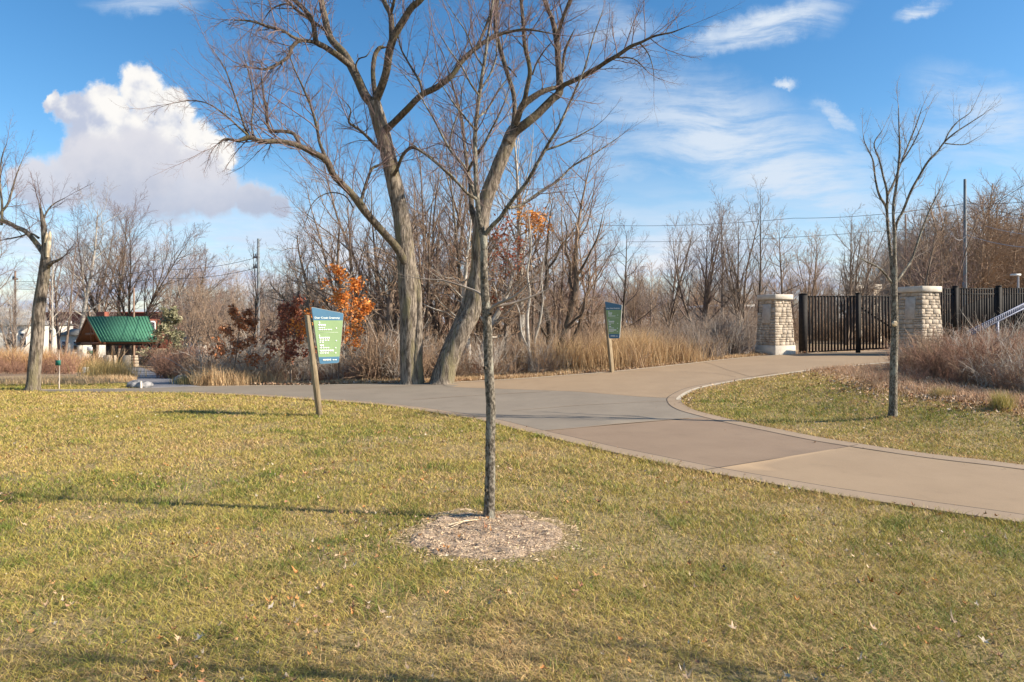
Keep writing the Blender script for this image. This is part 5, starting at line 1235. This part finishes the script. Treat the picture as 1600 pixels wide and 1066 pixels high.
# ------------------------------------------------------------------ shelter
def shelter():
    Yn = 62.0
    A = at(157, 533.5, Yn); Bq = at(247, 533.0, Yn + .6)
    # roof: near eave A-B, ridge behind and up
    ridA = at(136, 494.5, Yn + 3.6); ridB = at(231, 494.5, Yn + 4.2)
    eF_A = at(119, 533.2, Yn + 7.2); eF_B = eF_A + (Bq - A)
    base = (A + eF_B) / 2; base[2] = tz(base[0], base[1]); root = empty('park_shelter', base, 0, 'open park shelter with green metal gable roof at the end of the lane', 'shelter')
    def sheet(name, P, th, m_, seams=0):
        P = [np.array(q) - base for q in P]; n = nrm(np.cross(P[1] - P[0], P[3] - P[0])); n = n if n[2] > 0 else -n
        b = Boxes(); b.corners([q - n * th for q in P] + list(P))
        for i in range(seams + 1):
            t = i / max(seams, 1)
            if seams: b.bar(P[0] + (P[1] - P[0]) * t + n * .008, P[3] + (P[2] - P[3]) * t + n * .008, .05, .035)
        return b.build(name, MAT[m_], root)
    e1 = np.array(A); sheet('roof_slope', [A, Bq, ridB, ridA], .10, 'green_metal', 20)
    ls = sheet('roof_slope', [eF_A, eF_B, ridB + (0, .02, 0), ridA + (0, .02, 0)], .10, 'green_metal', 20)
    sheet('ceiling_boards', [A + (.1, .1, -.16), Bq + (-.1, .1, -.16), ridB + (-.1, 0, -.16), ridA + (.1, 0, -.16)], .05, 'stained_wood')
    sheet('ceiling_boards', [eF_A + (.1, -.1, -.16), eF_B + (-.1, -.1, -.16), ridB + (-.1, 0.03, -.16), ridA + (.1, .03, -.16)], .05, 'stained_wood')
    # gable truss and fascia on the left end
    t = Boxes()
    for a, b_ in ((A, eF_A), (A + (eF_A - A) * .25 + (0, 0, .9), A + (eF_A - A) * .75 + (0, 0, .9)), ((A + eF_A) / 2, ridA - (0, 0, .3))): t.bar(np.array(a) - base - (-.4, 0, .2), np.array(b_) - base - (-.4, 0, .2), .15, .22)
    t.build('truss', MAT['stained_wood'], root)
    f = Boxes(); 
    for a, b_ in ((A, ridA), (eF_A, ridA)): f.bar(np.array(a) - base - (.04, 0, .12), np.array(b_) - base - (.04, 0, .12), .06, .24)
    f.build('fascia', MAT['stained_wood'], root)
    b = Boxes(); b.bar(A - base + (.3, .4, -.25), Bq - base + (-.3, .4, -.25), .2, .3); b.build('beam', MAT['dark_wood'], root)
    b = Boxes(); b.bar(eF_A - base + (.3, -.4, -.25), eF_B - base + (-.3, -.4, -.25), .2, .3); b.build('beam', MAT['dark_wood'], root)
    d = nrm(Bq - A); dp = nrm(eF_A - A)
    for i, t_ in enumerate((.16, .50, .90)):
        for o_, nm in ((.7, 0), (6.0, 1)):
            p = A + (Bq - A) * t_ + dp * o_; z0 = tz(p[0], p[1]); zt = A[2] - .35
            b = Boxes(); b.box(p[0] - .13 - base[0], p[0] + .13 - base[0], p[1] - .13 - base[1], p[1] + .13 - base[1], z0 + 1.0 - base[2], zt - base[2]); b.build('column', MAT['dark_wood'], root)
            if not (i == 2 and nm == 0):
                b = Boxes(); b.box(p[0] - .36 - base[0], p[0] + .36 - base[0], p[1] - .36 - base[1], p[1] + .36 - base[1], z0 - .2 - base[2], z0 + 1.1 - base[2], (.09, .09)); b.build('stone_base', MAT['limestone'], root, .02)
    r_ = Boxes(); 
    for h in (.35, .62, .9): r_.bar(A + (Bq - A) * .5 + dp * .7 - base + (0, 0, tz(*(A + dp * .7)[:2]) - A[2] + h), A + (Bq - A) * .9 + dp * .7 - base + (0, 0, tz(*(A + dp * .7)[:2]) - A[2] + h), .05, .06)
    r_.build('railing', MAT['dark_wood'], root)
    ch = Boxes(); c0 = at(160.5, 500, Yn + 5.0) - base; ch.box(c0[0] - .38, c0[0] + .38, c0[1] - .4, c0[1] + .4, c0[2] - .4, at(160, 487.5, Yn + 5)[2] - base[2]); ch.build('chimney', MAT['brick_red'], root)
shelter()

# ------------------------------------------------------------------ buildings far off
def building(name, px0, px1, ytop, Y, depth, wall, roof, label, roof_h=0.0, windows=0, win_m='glass_dark', hip=False, cat='building', over=.3):
    a, b = at(px0, ytop, Y), at(px1, ytop, Y); cx_ = (a[0] + b[0]) / 2; z0 = min(tz(a[0], Y), tz(b[0], Y)); base = np.array([cx_, Y + depth / 2, z0]); root = empty(name, base, 0, label, cat)
    hw = (b[0] - a[0]) / 2; H = a[2] - z0; q = Boxes(); q.box(-hw, hw, -depth / 2, depth / 2, -1, H); q.build('wall', MAT[wall], root)
    q = Boxes(); q.box(-hw - over, hw + over, -depth / 2 - over, depth / 2 + over, H + .002, H + max(roof_h, .25), ((depth / 2) if hip else 0, depth / 2 * .95 if roof_h else 0)); q.build('roof', MAT[roof], root)
    for i in range(windows):
        x = -hw + (i + .5) * 2 * hw / windows; w = min(.9, hw / windows * .5); q = Boxes(); q.box(x - w, x + w, -depth / 2 - .05, -depth / 2 + .05, H * .35, H * .78); f = q.build('window', MAT['white_paint'], root)
        q = Boxes(); q.box(x - w * .85, x + w * .85, -depth / 2 - .08, -depth / 2 - .02, H * .39, H * .74); q.build('pane', MAT[win_m], f)
    return root
building('brick_building', 55, 350, 489.5, 125, 18, 'brick_red', 'brick_red', 'long low red-brick building behind the shelter', windows=9)
building('white_house', -60, 47, 508, 92, 9, 'house_siding', 'roof_shingle', 'white house with grey hipped roof at the left edge', roof_h=1.0, windows=5, hip=True)
building('white_house', 92, 128, 524, 88, 7, 'house_siding', 'roof_shingle', 'small pale shed seen between the broken tree and the shelter', roof_h=.8, windows=2)
building('white_building', 268, 330, 485, 180, 12, 'white_paint', 'white_paint', 'tiny white building high above the brick building', windows=3)
building('white_building', 1110, 1172, 480, 75, 10, 'roof_shingle', 'white_paint', 'low building with white flat roof left of the gate pillar', over=.4)
building('teal_shed', 286, 322, 531, 70, 6, 'house_siding', 'teal_roof', 'small shed with teal roof right of the shelter', roof_h=.5, windows=1)

# ------------------------------------------------------------------ poles and wires
def pole(px, ytop, Y, wpx, m_, label, arms=(), name='utility_pole'):
    x = (px - CX) / F * Y; z0 = tz(x, Y); zt = at(px, ytop, Y)[2]; root = empty(name, (x, Y, z0), 0, label, 'utility pole'); r_ = wpx * .5 * Y / F
    t = Tubes(); t.add([(0, 0, -.3), (0, 0, (zt - z0) * .5), (0, 0, zt - z0), (0, 0, zt - z0 + .01)], [r_ * 1.15, r_, r_ * .8, .001], 12); t.build('mast', MAT[m_], root)
    for (ya, wl, wr) in arms:
        z = at(px, ya, Y)[2] - z0; b = Boxes(); b.box(-wl * Y / F, wr * Y / F, -.07, .07, z - .08, z + .08); b.build('crossarm', MAT[m_], root)
        c_ = Tubes()
        for xx in (-wl * Y / F * .9, -wl * Y / F * .5): c_.add([(xx, 0, z + .08), (xx, 0, z + .3), (xx, 0, z + .31)], [.06, .05, .001], 8)
        c_.build('insulator', MAT['pole_grey'], root)
    return root
pole(403.5, 373, 58, 4.6, 'pole_grey', 'tall grey pole with two short crossarms left of the woods', [(402, 8, 2), (418, 8, 2)])
pole(1508, 280, 42, 5.0, 'pole_grey', 'tall dark grey pole behind the right pillar', [(448, 3, 0)])
pole(1415, 335, 60, 3.0, 'pole_wood', 'distant brown pole above the right young tree', [])
pole(23.5, 423, 78, 3.2, 'pole_wood', 'distant brown wooden pole at the left edge', [(436, 4, 4)])
pole(78, 440, 70, 3.4, 'pole_wood', 'distant wooden pole right of the broken tree', [])
pole(209, 450, 66, 3.0, 'pole_wood', 'wooden pole directly behind the shelter roof', [])
def wire(P, r_, m_, label, sag=.3):
    P = [at(*q) for q in P]; out = []
    for a, b in zip(P[:-1], P[1:]):
        for i in range(12): t = i / 12; q = a + (b - a) * t; q[2] -= sag * 4 * t * (1 - t); out.append(q)
    out.append(P[-1]); t = Tubes(); t.add(out, [r_] * len(out), 5); tag(t.build('overhead_wire', MAT[m_]), label, 'wire', 'overhead wires')
wire([(940, 352, 60), (1240, 341, 52), (1508, 318, 42), (1700, 300, 40)], .016, 'wire', 'topmost dark wire crossing to the tall dark pole', .25)
wire([(1510, 312, 42), (1560, 330, 38), (1640, 338, 34)], .014, 'wire', 'dark guy wire falling right from the tall pole', .1)
wire([(1508, 345, 42), (1640, 262, 40)], .014, 'wire', 'dark wire rising right from the tall pole', .1)
wire([(980, 378, 70), (1415, 358, 60), (1700, 350, 60)], .018, 'wire', 'lower thin wire behind the far scrub trees', .3)
wire([(1488, 366, 41), (1510, 367, 42), (1700, 386, 30)], .02, 'wire_light', 'lowest pale cable right of the tall pole', .35)
wire([(1540, 353, 40), (1700, 368, 30)], .016, 'wire_light', 'middle pale cable at the right edge', .25)
wire([(1560, 336, 40), (1700, 345, 30)], .016, 'wire_light', 'uppermost pale cable at the right edge', .2)
wire([(403, 402, 58), (250, 420, 70), (22, 440, 78)], .02, 'wire', 'upper wire left of the crossarm pole', .4)
wire([(403, 418, 58), (250, 434, 70), (22, 452, 78)], .02, 'wire', 'lower wire left of the crossarm pole', .4)

# ------------------------------------------------------------------ small things
def small():
    p = gp(140.5, 577); root = empty('post_sign', p, 0, 'small white and green sign on a post left of the shelter', 'sign')
    Y = p[1]; k = Y / F
    t = Tubes(); t.add([(0, 0, -.1), (0, 0, 28 * k)], [.035, .035], 8); t.build('post', MAT['green_paint'], root)
    zt = at(140, 548, Y)[2] - p[2]; b = Boxes(); b.box(-.16 * Y / 40, .16 * Y / 40, -.06, -.03, zt - .0, zt + 5.5 * k); b.build('panel', MAT['white_paint'], root, .004)
    b = Boxes(); b.box(-.16 * Y / 40, .16 * Y / 40, -.06, -.03, zt - 5 * k, zt - .01); b.build('green_panel', MAT['green_paint'], root, .004)
    p = gp(92, 609); root = empty('planted_sapling', p, 0, 'thin staked sapling with green tag beside the broken tree', 'young tree')
    Y = p[1]; k = Y / F; t = Tubes(); t.add([(0, 0, -.05), (0.01, 0, 30 * k), (0.0, 0, 62 * k)], [.016, .012, .005], 6)
    for z in (25, 33, 40, 47, 53): t.add([(0, 0, z * k), ((-1) ** z * 5 * k, 0, (z + 8) * k)], [.005, .002], 4)
    t.build('stem', MAT['twig_pale'], root); b = Boxes(); b.box(-.07, .05, -.03, -.01, 38 * k, 46 * k); b.build('tag', MAT['green_paint'], root)
    # pale marker block
    p = gp(134, 583); b = Boxes(); b.box(-.14, .14, -.12, .12, -.1, .30, (.03, .03)); o = b.build('marker_block', MAT['white_paint'], None, .02); o.location = p; tag(o, 'small white marker block left of the grass clumps', 'marker')
    # culvert mouth: grey-white flared concrete by the lane
    p = gp(217, 606); root = empty('culvert_end', p, R(-25), 'pale rough concrete culvert mouth beside the lane', 'culvert'); root.scale = (.75,) * 3
    bm = bmesh.new()
    rg = random.Random(4)
    for s_, off, sz in ((1, (-.12, 0, .08), (.32, .3, .16)), (2, (.22, .05, .08), (.2, .26, .14))):
        r0 = bmesh.ops.create_icosphere(bm, subdivisions=3, radius=1)
        for v in r0['verts']:
            n = 1 + .35 * (float(fbm(np.array(v.co.x * 1.5 + 4 * s_), np.array(v.co.y * 1.5 + v.co.z), 3)) - .5)
            v.co = Vector((v.co.x * sz[0] * n + off[0], v.co.y * sz[1] * n + off[1], v.co.z * sz[2] * n + off[2]))
    me = bpy.data.meshes.new('stone'); bm.to_mesh(me); bm.free(); me.materials.append(MAT['rock_grey']); link(bpy.data.objects.new('stone', me), root)
    t = Tubes(); th = np.linspace(-.2, 1.9, 10); t.add([(.22 + .22 * math.cos(a), -.10 - .15 * math.cos(a), .0 + .20 * math.sin(a)) for a in th], [.035] * 10, 8); t.build('rim', MAT['cut_stone'], root)
    # dark grey stone at the lane corner
    p = gp(285, 597); bm = bmesh.new(); bmesh.ops.create_icosphere(bm, subdivisions=3, radius=1)
    for v in bm.verts: n = 1 + .4 * (float(fbm(np.array(v.co.x * 1.7 + 9), np.array(v.co.y * 1.7 + v.co.z), 3)) - .5); v.co = Vector((v.co.x * .28 * n, v.co.y * .2 * n, v.co.z * .16 * n + .05))
    me = bpy.data.meshes.new('boulder'); bm.to_mesh(me); bm.free(); me.materials.append(MAT['rock_grey']); o = link(bpy.data.objects.new('boulder', me)); o.location = p; tag(o, 'dark low boulder on the right verge of the lane', 'boulder')
    # post-top street sign near the right edge
    Y = 30; p = at(1591, 447, Y); x = p[0]; root = empty('lamp_post', (x, Y, tz(x, Y)), 0, 'slim pale post with flat head above the fence at the right edge', 'lamp post')
    z0 = tz(x, Y); t = Tubes(); t.add([(0, 0, 0), (0, 0, at(1591, 430, Y)[2] - z0)], [.05, .04], 8); t.build('mast', MAT['wire_light'], root); b = Boxes(); z = at(1591, 431, Y)[2] - z0; b.box(-.28, .06, -.1, .1, z, z + .08); b.build('lamp_head', MAT['white_paint'], root)
    # twig lying on the mulch
    t = Tubes(); a = gp(700, 828); b_ = gp(722, 825); c_ = gp(748, 819); t.add(crom([a + (0, 0, .035), b_ + (0, 0, .05), c_ + (0, 0, .035)], 5), np.linspace(.004, .006, 11), 6); t.add([b_ + (0, 0, .045), gp(705, 831) + (0, 0, .035)], [.004, .002], 5)
    tag(t.build('fallen_stick', MAT['splinter_wood']), 'thin pale stick lying on the mulch left of the young tree', 'stick')
small()
